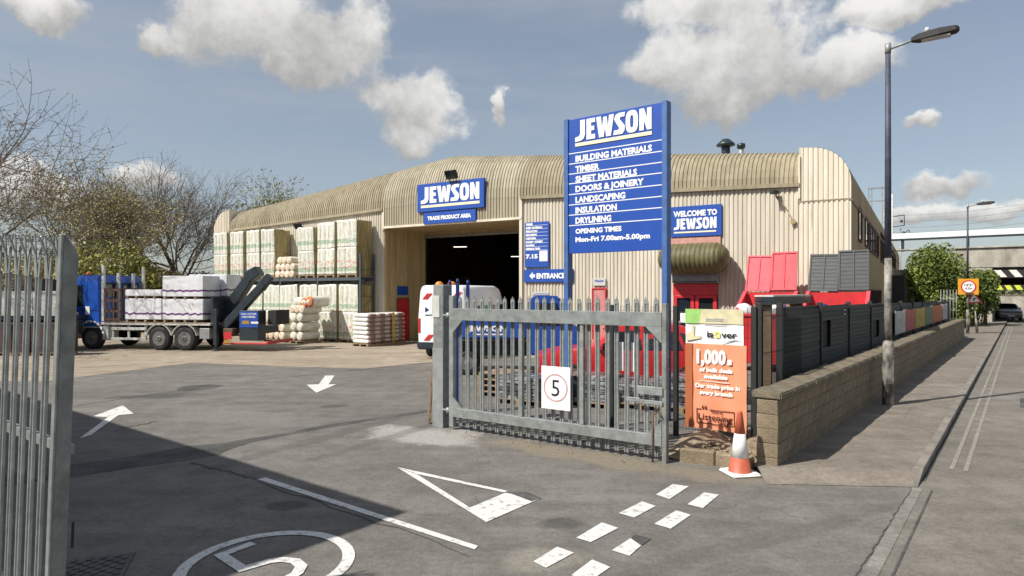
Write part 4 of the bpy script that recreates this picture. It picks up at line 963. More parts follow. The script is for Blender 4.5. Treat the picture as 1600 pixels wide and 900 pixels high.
for r in range(3):
    for c in range(4): roll('o', 4.75 - c * .4, YS, .33 + r * .38, 'red printed roll in the low four wide stack, %s row, %s' % (('bottom', 'middle', 'top')[r], ('leftmost', 'second from left', 'second from right', 'rightmost')[c]), 'rolls in the low stack')
t = thing('roll_pallet', 'timber pallet under the low stack of red printed rolls', 'pallet', rw_(4.98, YS)); t.rotation_euler.z = RB; pallet(t, 1.65, 1.1)
for r in range(3):
    for c in range(2): roll('o' if (r + c) % 2 else 'w', 6.35 - c * .42, YS + .1, .24 + r * .42, 'loose roll in the small heap behind the crane, %s row, %s one' % (('bottom', 'middle', 'top')[r], ('left', 'right')[c]), 'rolls heaped behind the crane')
q = MB(); q.hexa([(0, 0, 0), (.9, 0, 0), (.9, .8, 0), (0, .8, 0), (.05, .1, .95), (.7, .2, 1.05), (.75, .7, 1.0), (.1, .7, .9)])
tag(q.build('wrapped_bale', MT['wrap'], loc=rw_(5.85, YS - .1), rot=(0, 0, RB), bevel=.1, seg=3), 'grey white wrapped bale between the low stacks of rolls', 'bale')
# stack of bags
ST = P(575, 29.2); RS2 = RB
MT['bag'] = mat('white_bag_film', (.6, .58, .56), .4, 0, 0, 5, (.76, .75, .74), bump=.4, bscale=14, rnd=.07)
MT['bagshade'] = mat('brown_shaded_bag_end', (.28, .15, .11), .5, 0, 0, 6, (.62, .55, .5), bump=.4, bscale=14, rnd=.1, lo=.42, hi=.55)  # shade of the stack's less lit right side put into brown bag ends
def bag_mesh():
    q = MB(); n = 16; secs = []
    for f, k in ((0, .35), (.04, .8), (.15, 1), (.5, 1.02), (.85, 1), (.96, .8), (1, .35)):
        secs.append([(-.5 * math.copysign(abs(math.cos(t)) ** .5, math.cos(t)) * (.98 if k > .5 else .9), .02 + .6 * f, .1 + .1 * k * math.copysign(abs(math.sin(t)) ** .7, math.sin(t))) for t in [2 * math.pi * j / n for j in range(n)]])
    q.loft(secs, 0, True)
    for i, f in enumerate(q.f):
        xs = sum(q.v[j][0] for j in f) / len(f)
        if xs > .42: q.m[i] = 1
    return q.mesh('bag', [MT['bag'], MT['bagshade']])
BM = bag_mesh()
for r in range(7):
    for c in range(4):
        o = bpy.data.objects.new('plaster_bag', BM); COL.objects.link(o)
        tag(o, 'white bag in the layered bag stack, %s layer, %s' % (('bottom', 'second', 'third', 'middle', 'fifth', 'sixth', 'top')[r], ('front end', 'second from the front end', 'third from the front end', 'back end')[c]), 'bag', 'bags stacked by the bay')
        o.location = ST - ex * .5 + ey * (c * .63 + random.uniform(-.015, .015)) + ex * random.uniform(-.03, .03) + Vector((0, 0, .13 + r * .195)); o.rotation_euler = (0, 0, RB + random.uniform(-.03, .03))
t = thing('bag_pallet', 'timber pallet under the layered stack of bags', 'pallet', ST - ex * 1.0); t.rotation_euler.z = RB; pallet(t, 1.0, 2.5)
q = MB().box(.515, 1.55, .14, .53, 1.7, 1.5); tag(q.build('strap', mat('yellow_strap', (.5, .38, .05), .5), loc=ST - ex * .5, rot=(0, 0, RB)), 'yellow strap down the side of the stack of bags', 'strap')

# ------------------------------------------------------------------ wheels shared by all vehicles
MT['rim'] = mat('dusty_wheel_steel', (.15, .145, .14), .6, .2, .25, 6)
def wheel_meshes(r, w):
    k = r
    q = MB().lathe([(.62 * k, -w / 2 + .02), (.85 * k, -w / 2), (.96 * k, -w / 2 + .02), (k, -w / 2 + .05), (k, w / 2 - .05), (.96 * k, w / 2 - .02), (.85 * k, w / 2), (.62 * k, w / 2 - .02)], axis='y', n=28)
    p = MB().lathe([(.61 * k, -w / 2 + .01), (.57 * k, -w / 2 + .03), (.5 * k, -w / 2 + .07), (.25 * k, -w / 2 + .05), (.22 * k, -w / 2 + .0), (.12 * k, -w / 2 - .01), (.08 * k, -w / 2 - .01), (.61 * k, w / 2 - .02)], axis='y', n=20)
    for i in range(8):
        t = i * math.pi / 4; p.lathe([(.03 * k, -w / 2 + .01), (.03 * k, -w / 2 + .09)], (.37 * k * math.cos(t), 0, .37 * k * math.sin(t)), 'y', 6)
    return q.mesh('tyre', MT['black']), p.mesh('rim', MT['rim'])
WM = {'lorry': wheel_meshes(.5, .3), 'car': wheel_meshes(.32, .2), 'van': wheel_meshes(.35, .23)}
def wheel(kind, parent, x, y, z, flip=False):
    t = bpy.data.objects.new('wheel', WM[kind][0]); COL.objects.link(t); adopt(t, parent); t.location = (x, y, z)
    if flip: t.rotation_euler = (0, 0, math.pi)
    r = bpy.data.objects.new('rim', WM[kind][1]); COL.objects.link(r); adopt(r, t); return t

# ------------------------------------------------------------------ flatbed lorry with crane (local x runs from cab to tail)
LR = R(-9); MT['ochre'] = mat('ochre_plate', (.35, .22, .04), .5)
lo = thing('flatbed_lorry', 'blue cab flatbed lorry loaded with white wrapped boards, dark folding crane at its tail', 'lorry', P(113, 28.2), LR)
q = MB()   # cab from side profile, rounded
prof = [(0.02, .95), (.0, 1.7), (.12, 2.1), (.28, 2.95), (.5, 3.1), (1.0, 3.2), (1.85, 3.2), (1.92, .95)]
q.prism(prof, lambda a, b, c: (a, c, b), 0, 2.5); q.build('cab', MT['lorryblue'], lo, bevel=.07, seg=3)
MB().prism([(.3, 1.85), (.42, 2.75), (1.05, 2.75), (1.1, 1.85)], lambda a, b, c: (a, c, b), -.012, .02).build('side_window', MT['glass'], lo)
MB().prism([(.1, 2.0), (.3, 2.92), (.31, 2.92), (.12, 2.0)], lambda a, b, c: (a - .02, c, b), .15, 2.3).build('windscreen', MT['glass'], lo)
for y in (.22, 1.32): MB().box(1.88, y, 2.25, 1.905, y + .96, 2.86).build('rear_window', MT['glass'], lo)
MB().box(1.27, -.006, 1.0, 1.285, .01, 2.85).build('door_gap', MT['black'], lo); MB().box(1.0, -.03, 1.72, 1.2, .0, 1.77).build('door_handle', MT['black'], lo)
MB().box(.25, -.008, 1.66, 1.9, .01, 1.69).build('waist_line', MT['navy'], lo)
MB().box(-.06, .0, .45, .8, 2.45, .97).build('bumper', MT['palegrey'], lo, bevel=.05)
MB().box(.8, .0, .93, 1.9, 2.45, .985).build('cab_skirt', MT['palegrey'], lo, bevel=.05)
q = MB(); 
for k in range(9): q.tube((1.45 + .66 * math.cos(math.pi * k / 9), -.02, .55 + .66 * math.sin(math.pi * k / 9)), (1.45 + .66 * math.cos(math.pi * (k + 1) / 9), -.02, .55 + .66 * math.sin(math.pi * (k + 1) / 9)), .05, n=6)
q.build('wheel_arch', MT['palegrey'], lo)
MB().box(.3, -.014, 1.28, .85, -.002, 1.6).build('door_logo', MT['white'], lo); q = MB(); put_text(q, 'JEWSON', .34, 1.38, .13, y=-.018, width=.46, bold=.06); q.build('lettering', MT['lorryblue'], lo)
MB().box(1.2, -.014, 1.5, 1.4, -.002, 1.85).build('side_notice', MT['white'], lo)
MB().hexa([(.05, -.3, 2.0), (.15, -.3, 2.0), (.15, -.08, 2.0), (.05, -.08, 2.0), (.05, -.3, 2.55), (.15, -.3, 2.55), (.15, -.08, 2.55), (.05, -.08, 2.55)]).build('mirror', MT['black'], lo, bevel=.02)
MB().lathe([(.1, 0), (.1, .1), (.06, .15), (.01, .16)], (1.0, .4, 3.2)).build('beacon', MT['orange'], lo)
for y, h in ((0, 3.6), (.85, 3.3), (1.75, 3.3), (2.4, 3.6)): MB().box(1.96, y, 1.2, 2.08, y + .1, h).build('headboard_post', MT['palegrey'], lo, bevel=.01)
q = MB()
for x in (2.1, 2.5, 2.82): q.box(x, 0, 1.22, x + .06, .06, 2.55)
for z in (1.25, 1.6, 2.05, 2.5): q.box(2.1, .0, z, 2.88, .05, z + .1)
for y in (.5, 1.1, 1.7, 2.3): q.box(2.05, y, 1.22, 2.1, y + .06, 2.6)
q.box(2.05, 0, 2.55, 2.12, 2.4, 2.62); q.build('headboard_frame', MT['woodred'], lo)
MB().box(1.38, 0, 1.06, 6.5, 2.45, 1.16).build('bed', MT['palegrey'], lo, bevel=.01)
q = MB()
for k in range(13): q.box(1.56 + k * .37, -.01, 1.16, 1.89 + k * .37, 2.4, 1.19)
q.build('deck_boards', MT['wood'], lo)
MB().box(1.9, .7, .72, 8.6, 1.75, 1.04).build('chassis', MT['slate'], lo)
q = MB().box(1.85, .03, .84, 3.5, .07, .96).box(1.85, .03, .42, 3.5, .07, .52)
for x in (1.85, 2.6, 3.4): q.box(x, .07, .42, x + .1, .14, 1.05)
q.build('side_guard', MT['palegrey'], lo, bevel=.008)
MB().box(1.95, .02, .4, 2.32, .6, 1.04).build('fuel_tank', MT['palegrey'], lo, bevel=.05, seg=2)
MB().box(5.98, .04, .5, 6.45, .5, .95).build('toolbox', MT['grey'], lo, bevel=.02)
for x in (1.45, 4.12, 5.3): wheel('lorry', lo, x, .17, .5); wheel('lorry', lo, x, 2.28, .5, True)
for cx in (4.12, 5.3):
    q = MB(); n = 10
    q.loft([[(cx + r * math.cos(t), y, .52 + r * math.sin(t)) for r, y in ((.57, 0), (.57, .42), (.60, .42), (.60, 0))] for t in [R(12 + 156 * k / n) for k in range(n + 1)]]); q.build('mudguard', MT['palegrey'], lo)
FWD = ('cab', 'side_window', 'windscreen', 'cab_skirt', 'wheel_arch', 'door_logo', 'lettering', 'side_notice', 'mirror', 'beacon', 'rear_window', 'door_gap', 'door_handle', 'waist_line', 'bumper', 'headboard_post', 'headboard_frame', 'fuel_tank')
for o in KIDS_OBJ[lo.name]:
    if o.name.split('.')[0] in FWD or (o.name.split('.')[0] == 'wheel' and o.location.x < 2): o.location.x -= .55
# crane
def beam(mb, a, b, w, h, y0, y1):
    a = Vector((a[0], 0, a[1])); b = Vector((b[0], 0, b[1])); d = (b - a).normalized(); k = Vector((-d.z, 0, d.x)) * h / 2; w = Vector((0, 1, 0))
    k2 = k * .8
    mb.hexa([a - k + w * y0, b - k2 + w * y0, b - k2 + w * y1, a - k + w * y1, a + k + w * y0, b + k2 + w * y0, b + k2 + w * y1, a + k + w * y1])
cr = MB(); beam(cr, (6.35, 1.3), (7.72, 3.15), 0, .5, .9, 1.3); beam(cr, (7.58, 3.08), (8.1, 3.4), 0, .5, .86, 1.34); cr.build('main_boom', MT['slate'], lo, bevel=.03)
cr = MB(); beam(cr, (6.95, 1.0), (8.78, 2.86), 0, .36, .2, .5); beam(cr, (8.55, 2.62), (9.0, 3.14), 0, .4, .24, .48); cr.build('outer_boom', MT['slate'], lo, bevel=.03)
MB().tube((7.0, .75, 1.3), (8.0, .75, 2.5), .075).tube((7.6, .75, 2.0), (8.4, .75, 2.95), .045).build('ram', MT['grey'], lo)
MB().box(6.6, .7, .95, 7.4, 1.7, 1.5).build('crane_base', MT['slate'], lo, bevel=.04)
MB().tube((6.95, 1.2, 1.4), (6.95, 1.2, 2.4), .26, n=14).build('crane_column', MT['slate'], lo)
MB().box(6.62, .02, .25, 6.78, .18, 1.75).tube((6.7, .1, .06), (6.7, .1, .5), .06).box(6.55, -.03, .03, 6.85, .23, .07).build('stabiliser_leg', MT['slate'], lo, bevel=.01)
MB().box(6.5, .05, 1.2, 6.6, 2.4, 2.25).build('tail_bulkhead', MT['slate'], lo)
MB().box(7.05, .05, .62, 7.5, .5, .95).build('outrigger_box', MT['woodred'], lo, bevel=.03)
MB().box(7.1, .03, .5, 7.45, .05, .8).build('reflector', MT['red'], lo)
MB().box(7.1, .04, .34, 7.42, .05, .48).build('warning_plate', MT['ochre'], lo)
MB().box(7.75, .1, .45, 8.62, .7, 1.7).build('control_cabinet', MT['slate'], lo, bevel=.02)
MB().box(7.78, .08, 1.0, 8.6, .098, 1.66).build('cabinet_sign', MT['blue'], lo)
q = MB(); put_text(q, 'CALL US FOR', 8.19, 1.53, .07, y=.076, align='c', width=.7); put_text(q, 'DELIVERIES', 8.19, 1.4, .08, y=.076, align='c', width=.6); q.box(8.3, .07, 1.16, 8.62, .078, 1.24); q.build('lettering', MT['white'], lo)
MB().box(7.9, .07, 1.14, 8.22, .078, 1.28).build('cabinet_badge', MT['ochre'], lo)
MB().box(7.0, .1, .3, 9.0, .2, .36).box(8.9, .2, .3, 9.0, 2.3, .42).build('tail_bar', MT['red'], lo, bevel=.01)
MB().box(8.8, .5, 1.1, 9.2, 1.6, 1.7).build('hose_box', MT['black'], lo, bevel=.02)
# the load
LW = lambda x, y, z: (Matrix.Rotation(LR, 3, 'Z') @ Vector((x, y, 0)) + P(113, 28.2) + Vector((0, 0, z)))
def board_pack(lab, x, y, z, L_, D_, H, band=True):
    t = thing('board_pack', lab, 'board pack', LW(x, y, z), LR, 'wrapped board packs on the lorry')
    q = MB(); nx = 8; secs = []
    q.box(0, 0, .1, L_, D_, H); q.build('wrap', MT['wrap'], t, bevel=.025, seg=2)
    q = MB()
    for k in range(4): q.box(L_ * (k + .1) / 4, 0, 0, L_ * (k + .1) / 4 + .1, D_, .1)
    q.build('bearer', MT['wood'], t)
    if band:
        q = MB(); zb = H * .32
        w1 = [(L_ * i / 16, zb + .025 * math.sin(i * 2.1) + random.uniform(-.015, .015)) for i in range(17)]
        for (x0, z0), (x1, z1) in zip(w1[:-1], w1[1:]): q.face([(x0, -.006, z0), (x1, -.006, z1), (x1, -.006, z1 + .07), (x0, -.006, z0 + .07)])
        w2 = [(D_ * i / 10, zb + .02 * math.sin(i * 1.7)) for i in range(11)]
        for (y0, z0), (y1, z1) in zip(w2[:-1], w2[1:]): q.face([(L_ + .006, y0, z0), (L_ + .006, y1, z1), (L_ + .006, y1, z1 + .07), (L_ + .006, y0, z0 + .07)])
        q.build('band', MT['purple'], t)
    return t
board_pack('front white wrapped board pack behind the brown headboard frame', 2.45, .1, 1.19, 1.74, 1.2, 1.0)
board_pack('thin white board pack lying on the front pack', 2.45, .1, 2.19, 1.72, 1.2, .38, False)
board_pack('lower rear white board pack under the tallest stack on the lorry', 4.22, .1, 1.19, 1.9, 1.2, .98)
board_pack('topmost white board pack of the near stack by the crane', 4.22, .1, 2.17, 1.9, 1.2, .98)
board_pack('far side lower white board pack on the lorry', 4.4, 1.36, 1.19, 1.75, 1.1, 1.0)
board_pack('far side upper white board pack showing above the near stack', 4.55, 1.36, 2.19, 1.85, 1.1, 1.05)
board_pack('far side white board pack nearest the cab', 3.7, 1.36, 2.19, .7, 1.1, .85)

# ------------------------------------------------------------------ vans and cars
def rsec(x, w, z0, z1, w1=None, r=.12, belt=.5):
    """one rounded cross section: half width w below, w1 at the roof"""
    w1 = w if w1 is None else w1; zb = z0 + (z1 - z0) * belt
    half = [(w - .1, z0), (w - .015, z0 + .1), (w, (z0 + zb) / 2), (w - .005, zb), (w1 + .25 * r, z1 - 1.6 * r), (w1 - .25 * r, z1 - .45 * r), (w1 - r * 1.3, z1)]
    return [(x, a, b) for a, b in half] + [(x, -a, b) for a, b in reversed(half)]
def panel_van(name, lab, cat, loc, rot, m, L_=5.6, w=.99, H=2.62, windows=False, beacon=True, rear=True):
    t = thing(name, lab, cat, loc, rot)          # local x = forward from the tail, y = to the left
    secs = [rsec(x, w * k, z0, H * h if h < 1 else H, w * k * k1, belt=.5) for x, k, z0, h, k1 in
            ((.0, .9, .5, .95, .85), (.03, .96, .42, .985, .88), (.12, 1, .4, 1, .88), (2.5, 1, .4, 1.0, .88), (3.6, 1, .4, 1., .88), (4.05, 1, .4, .965, .86), (4.35, 1, .4, .86, .82), (4.75, .99, .4, .6, .82), (5.3, .95, .4, .5, .85), (L_, .82, .42, .38, .85))]
    q = MB().loft(secs, 0, True); q.build('body', m, t, angle=40)
    MB().box(-.14, -w * .95, .36, .06, w * .95, .62).build('bumper', MT['slate'], t, bevel=.05, seg=2)
    MB().box(-.15, -.27, .42, -.142, .27, .53).build('number_plate', mat('plate_yellow', (.6, .42, .05), .5), t)
    for s in (-1, 1):
        MB().box(-.02, s * w * .9 - .05, .95, .03, s * w * .9 + .05, 1.5).build('tail_light', MT['red'], t, bevel=.02)
        for x in (1.0, 4.55): wheel('van', t, x, s * (w - .12), .35, s > 0)
        MB().prism([(3.55, 1.35), (3.55, 1.95), (4.2, 1.95), (4.65, 1.35)], lambda a, b, c: (a, s * c, b), w - .02, w + .006).build('side_window', MT['glass'], t)
        MB().box(4.3, s * w + min(0, s * .22), 1.3, 4.42, s * w + max(0, s * .22), 1.6).build('mirror', MT['black'], t, bevel=.02)
    MB().hexa([(4.86, -.8, 1.5), (4.8, -.85, 1.5), (4.8, .85, 1.5), (4.86, .8, 1.5), (4.36, -.7, 2.22), (4.3, -.7, 2.22), (4.3, .7, 2.22), (4.36, .7, 2.22)]).build('windscreen', MT['glass'], t)
    return t, w, H
van, vw, vH = panel_van('panel_van', 'white high roof van with red chevrons and an orange roof beacon at the loading bay', 'van', P(690, 23.9), R(72), MT['vanwhite'], H=2.72)
MB().box(-.012, -.01, .64, .0, .01, 2.5).build('door_gap', MT['slate'], van)
MB().lathe([(.14, 0), (.14, .1), (.06, .16)], (.35, .25, 2.7)).lathe([(.14, 0), (.14, .1), (.06, .16)], (.35, -.25, 2.7)).box(.25, -.4, 2.68, .45, .4, 2.74).build('beacon_bar', MT['orange'], van)
q = MB()
for (y0, z0) in ((.78, 2.2), (.2, 2.25), (-.4, 2.25), (.72, .68), (.12, .68), (-.45, .68)): q.face([(-.012, y0, z0), (-.012, y0 - .22, z0), (-.012, y0 - .42, z0 + .22), (-.012, y0 - .2, z0 + .22)])
q.build('chevron', MT['red'], van, fix=False)
MT['green'] = mat('green_print', (.05, .35, .12), .5)
q = MB().face([(-.012, .66, 1.72), (-.012, .5, 1.82), (-.012, .66, 1.92)]).box(-.012, .48, 1.6, -.002, .66, 1.64); q.build('logo', MT['navy'], van)
MB().box(-.012, .02, 1.76, -.002, .36, 1.82).box(-.012, .02, 1.6, -.002, .46, 1.66).build('logo_lettering', MT['green'], van)
for k, c in enumerate(('navy', 'blue', 'green', 'navy', 'grey')): MB().box(1.2 + k * .42, -vw - .006, 1.75, 1.42 + k * .42, -vw + .02, 1.95).build('side_badge', MT[c], van)
MB().box(.55, -vw - .004, .75, 3.4, -vw + .02, 1.2).build('side_stripe', MT['blue'], van)
# blue dropside truck behind the gate
DS = P(690, 19.4); ds = thing('dropside_truck', 'blue dropside truck with white lettering parked behind the gate', 'truck', DS, R(-3))
q = MB().box(0, 0, 1.12, 2.5, .04, 1.62).build('side_board', MT['blue'], ds, bevel=.01); q = MB(); put_text(q, 'JEWSON', .75, 1.32, .16, y=-.004, width=1.2, bold=.06); q.box(1.0, -.004, 1.2, 1.9, 0, 1.24); q.build('lettering', MT['white'], ds)
MB().box(0, .04, 1.05, 2.5, 1.8, 1.12).box(0, 1.8, 1.12, 2.5, 1.84, 1.62).box(-.04, 0, 1.12, 0, 1.84, 1.62).box(2.5, 0, 1.12, 2.54, 1.84, 1.9).build('bed', MT['navy'], ds)
q = MB(); q.prism([(2.6, .6), (2.6, 2.25), (2.8, 2.38), (3.5, 2.35), (3.75, 1.6), (4.15, 1.35), (4.25, .6)], lambda a, b, c: (a, c, b), .03, 1.82); q.build('cab', MT['blue'], ds, bevel=.06, seg=2)
MB().prism([(2.85, 1.5), (2.85, 2.15), (3.42, 2.15), (3.62, 1.5)], lambda a, b, c: (a, c, b), .015, .05).build('side_window', MT['glass'], ds)
MB().box(2.7, .4, 2.36, 3.2, 1.5, 2.48).build('roof_sign', MT['palegrey'], ds, bevel=.02)
MB().box(0, .5, .55, 2.6, 1.3, .95).build('chassis', MT['slate'], ds)
for x in (.75, 3.55): wheel('van', ds, x, .15, .36); wheel('van', ds, x, 1.7, .36, True)
MB().box(-.02, .02, .75, .02, .2, .95).box(-.02, 1.6, .75, .02, 1.8, .95).build('tail_light', MT['red'], ds)
def car(name, lab, loc, rot, m, grp=None, L_=4.35, H=1.5, extra=True):
    t = thing(name, lab, 'car', loc, rot, grp)     # local x = backwards from the nose
    W_ = .88
    st = [(0, .72, .35, .7, .72), (.08, .8, .25, .8, .74), (.5, .86, .22, .9, .78), (1.05, .88, .22, .95, .8), (1.25, .88, .22, 1.0, .8), (1.95, .88, .22, H * .97, .62), (2.4, .88, .22, H, .64), (3.3, .88, .22, H * .98, .63), (3.9, .88, .22, H * .86, .62), (4.22, .86, .25, 1.0, .76), (L_, .8, .35, .85, .74)]
    secs = []
    for x, w, z0, z1, wr in st:
        zb = min(z1 - .04, .93); half = [(w - .12, z0), (w - .01, z0 + .14), (w, .6 if z1 > .7 else .5), (w - .02, zb), ((w + wr) / 2 - .0, (zb + z1) / 2 + .02), (wr, z1 - .03), (wr - .12, z1)]
        secs.append([(x, a, b) for a, b in half] + [(x, -a, b) for a, b in reversed(half)])
    MB().loft(secs, 0, True).build('body', m, t, angle=35)
    for s in (-1, 1):
        for a, b, c, d in (((1.4, .98), (1.93, 1.38), (2.42, 1.42), (2.42, .97)), ((2.5, .97), (2.5, 1.4), (3.2, 1.38), (3.35, .97)), ((3.43, .98), (3.3, 1.36), (3.72, 1.27), (3.9, 1.02))):
            MB().prism([a, b, c, d], lambda p, r, k: (p, s * (k - .19 * max(0, (r - .93)) / .5), r), .84, .885).build('side_window', MT['glass'], t)
        for x in (.85, 3.5):
            wheel('car', t, x, s * (W_ - .09), .32, s > 0)
        MB().box(1.42, s * .9 - .07, .95, 1.55, s * .9 + .07, 1.08).build('mirror', m, t, bevel=.02)
        MB().box(-.01, s * .62 - .16, .55, .12, s * .62 + .16, .7).build('headlight', MT['palegrey'], t, bevel=.02)
        MB().box(L_ - .1, s * .68 - .1, .7, L_ + .01, s * .68 + .1, .92).build('tail_light', MT['red'], t, bevel=.02)
        for x in (2.46, 2.5 + .95): MB().box(x - .006, s * .885 - .004, .35, x + .006, s * .885 + .004, .93).build('door_gap', MT['black'], t)
    MB().hexa([(1.33, -.7, 1.03), (1.3, -.7, 1.03), (1.3, .7, 1.03), (1.33, .7, 1.03), (1.93, -.56, 1.42), (1.9, -.56, 1.4), (1.9, .56, 1.4), (1.93, .56, 1.42)]).build('windscreen', MT['glass'], t)
    MB().hexa([(3.93, -.55, 1.29), (3.9, -.55, 1.26), (3.9, .55, 1.26), (3.93, .55, 1.29), (4.22, -.68, 1.03), (4.2, -.68, 1.0), (4.2, .68, 1.0), (4.22, .68, 1.03)]).build('rear_window', MT['glass'], t)
    MB().box(-.02, -.26, .38, .0, .26, .49).box(L_, -.26, .5, L_ + .012, .26, .61).build('number_plate', MT['white'], t)
    return t
MT['carred'] = mat('red_car_paint', (.52, .025, .03), .22, 0, .06, 2)
MT['cardark'] = mat('dark_car_paint', (.02, .022, .026), .2, 0, .1, 2); MT['carsilver'] = mat('silver_car_paint', (.3, .31, .33), .25, .4, .05, 2)
rc = car('parked_car', 'bright red car parked side on behind the gate and banner', P(838, 17.4), R(-4), MT['carred'], H=1.58); rc.scale = (1.1, 1, 1.07)
MB().box(1.95, -.3, 1.56, 3.4, -.26, 1.62).box(1.95, .26, 1.56, 3.4, .3, 1.62).build('roof_rail', MT['palegrey'], rc)
# clear wrapped goods on the ground behind the gate
MT['clear'] = mat('blotchy_plastic_film', (.05, .05, .052), .2, 0, 0, 5, (.34, .35, .36), bump=.8, bscale=10, lo=.45, hi=.62)  # dark film mottled with pale blotches
for px, d, wd, H, lab in ((800, 14.6, 1.1, .62, 'film wrapped dark slab pack behind the number sign'), (902, 14.3, 1.1, .68, 'film wrapped dark slab pack behind the gate in front of the red car'), (985, 14.0, 1.1, .62, 'film wrapped dark slab pack behind the end of the gate'), (1052, 13.6, 1.0, .74, 'film wrapped slab pack between the sign post and the banner')):
    t = thing('slab_pack', lab, 'slab pack', P(px - 25, d), R(-30), 'film wrapped slab packs behind the gate')
    q = MB()
    for k in range(6): q.box(.02 * random.random(), .02 * random.random(), .12 + k * (H - .12) / 6, wd - .02 * random.random(), .9, .12 + (k + 1) * (H - .12) / 6 - .012)
    q.build('slabs', MT['clear'], t, bevel=.01); pallet(t, wd, .9)
for px, d, lab in ((748, 15.6, 'timber pallet stack behind the hinge end of the gate'),):
    t = thing('pallet_stack', lab, 'pallets', P(px, d), R(-28))
    for k in range(4): pallet(t, 1.0, 1.0, k * .145)

# grey dropside trailer behind the left leaf
MT['brickdk'] = mat('dark_brick_pack', (.07, .045, .035), .9, 0, .3, 6)
tr = thing('flat_trailer', 'pale grey sided trailer parked behind the tall palisade leaf', 'trailer', P(-60, 26.5), R(-3))
for k in range(4): MB().box(k * 1.0, 0, 1.5, k * 1.0 + .985, .05, 2.5).build('side_board', MT['palegrey'], tr, bevel=.01)
MB().box(0, .05, 1.35, 4.0, 2.3, 1.48).box(0, 2.3, 1.48, 4.0, 2.35, 2.5).build('bed', MT['slate'], tr)
MB().box(1.9, .3, 1.5, 2.9, 1.9, 3.0).build('brick_pack', MT['brickdk'], tr, bevel=.01)
MB().box(0, .8, .7, 4.0, 1.5, 1.3).build('chassis', MT['slate'], tr)
for x in (1.2, 2.4): wheel('lorry', tr, x, .2, .5); wheel('lorry', tr, x, 2.1, .5, True)
for k in range(6):
    t = thing('brick_pallet', 'dark pack of bricks in front of the grey trailer, %s' % ('leftmost and cut by the frame', 'second from left', 'third from left', 'third from right', 'second from right', 'rightmost')[k], 'brick pack', P(-60 + k * 27, 25.2), R(-3), 'brick packs behind the palisade leaf'); MB().box(0, 0, .12, .62, .8, 1.25).build('bricks', MT['brickdk'], t, bevel=.015); pallet(t, .62, .8)

# ------------------------------------------------------------------ red skips with open lids
def skip(lab, px, d, wd, lid, grp, rot):
    t = thing('waste_skip', lab, 'skip', P(px, d) - ey * 1.4, rot, grp)
    D_ = 1.45
    f = MB()   # open box: floor and four walls with sloping cheeks
    f.box(.0, 0, .25, wd, D_, .32)
    f.hexa([(0, 0, .3), (wd, 0, .3), (wd, .05, .3), (0, .05, .3), (-.02, -.2, 1.75), (wd + .02, -.2, 1.75), (wd, -.15, 1.75), (0, -.15, 1.75)])
    f.hexa([(0, D_ - .06, .3), (wd, D_ - .06, .3), (wd, D_, .3), (0, D_, .3), (0, D_ - .06, 2.47), (wd, D_ - .06, 2.47), (wd, D_, 2.47), (0, D_, 2.47)])
    for x in (0, wd - .06): f.prism([(.02, .3), (D_, .3), (D_, 2.47), (D_ - .15, 2.47), (-.18, 1.77)], lambda a, b, c: (c, a, b), x, x + .06)
    f.build('body', MT['red'], t, bevel=.008)
    for x in (-.02, wd - .07): MB().hexa([(x, -.2, 1.73), (x + .1, -.2, 1.73), (x + .1, D_ - .15, 2.44), (x, D_ - .15, 2.44), (x, -.2, 1.8), (x + .1, -.2, 1.8), (x + .1, D_ - .15, 2.51), (x, D_ - .15, 2.51)]).build('cheek_rim', MT['redlid'], t)
    for k in range(4): x = .15 + k * (wd - .4) / 3; MB().hexa([(x, -.03, .4), (x + .1, -.03, .4), (x + .1, .03, .4), (x, .03, .4), (x, -.24, 1.7), (x + .1, -.24, 1.7), (x + .1, -.17, 1.7), (x, -.17, 1.7)]).build('rib', MT['red'], t)
    MB().box(-.05, -.24, 1.72, wd + .05, -.13, 1.81).build('rim', MT['red'], t, bevel=.01)
    for k in range(2):
        lw = wd / 2 - .02; x0 = k * wd / 2 + .01; a = R(-17 if k == 0 else -14); L2 = 1.24 + .05 * k
        q = MB().box(0, -.03, 0, lw, .0, L2)
        for zz in (0, L2 - .06): q.box(0, -.06, zz, lw, -.03, zz + .06)
        for xx in (0, lw / 2 - .025, lw - .05): q.box(xx, -.058, .06, xx + .05, -.03, L2 - .06)
        if lid == 'darklid':
            for j in range(9): q.box(.05, -.04, .1 + j * L2 / 10, lw - .05, -.031, .13 + j * L2 / 10)
        o = q.build('lid', MT[lid], t, bevel=.006); o.location = (x0, D_ - .05, 2.5 + .02 * k); o.rotation_euler = (a, R(1.2 - 2.0 * k), 0)
    for k in range(5):
        r_ = random.Random(px + k); bm = bmesh.new(); bmesh.ops.create_icosphere(bm, subdivisions=3, radius=.3)
        for v in bm.verts:
            h = mathutils.noise.noise(v.co * 5 + Vector((k * 7, px, 0))); v.co *= 1 + .28 * h; v.co.z *= .85
        me = bpy.data.meshes.new('rubbish_bag'); bm.to_mesh(me); bm.free(); me.materials.append(MT['wrap'] if k % 3 != 1 else MT['navy']); me.polygons.foreach_set('use_smooth', [True] * len(me.polygons))
        o = bpy.data.objects.new('rubbish_bag', me); COL.objects.link(o); adopt(o, t); o.location = (wd * (.12 + .19 * k), .35 + .2 * r_.random(), 1.75 + .12 * r_.random())
    return t
skip('red skip with scuffed red lids standing open and white bags inside', 1164, 21.8, 1.62, 'redlid', 'open lidded skips behind the fence', RB)
skip('red skip with charcoal lids standing open near the building corner', 1262, 20.9, 1.74, 'darklid', 'open lidded skips behind the fence', RB)
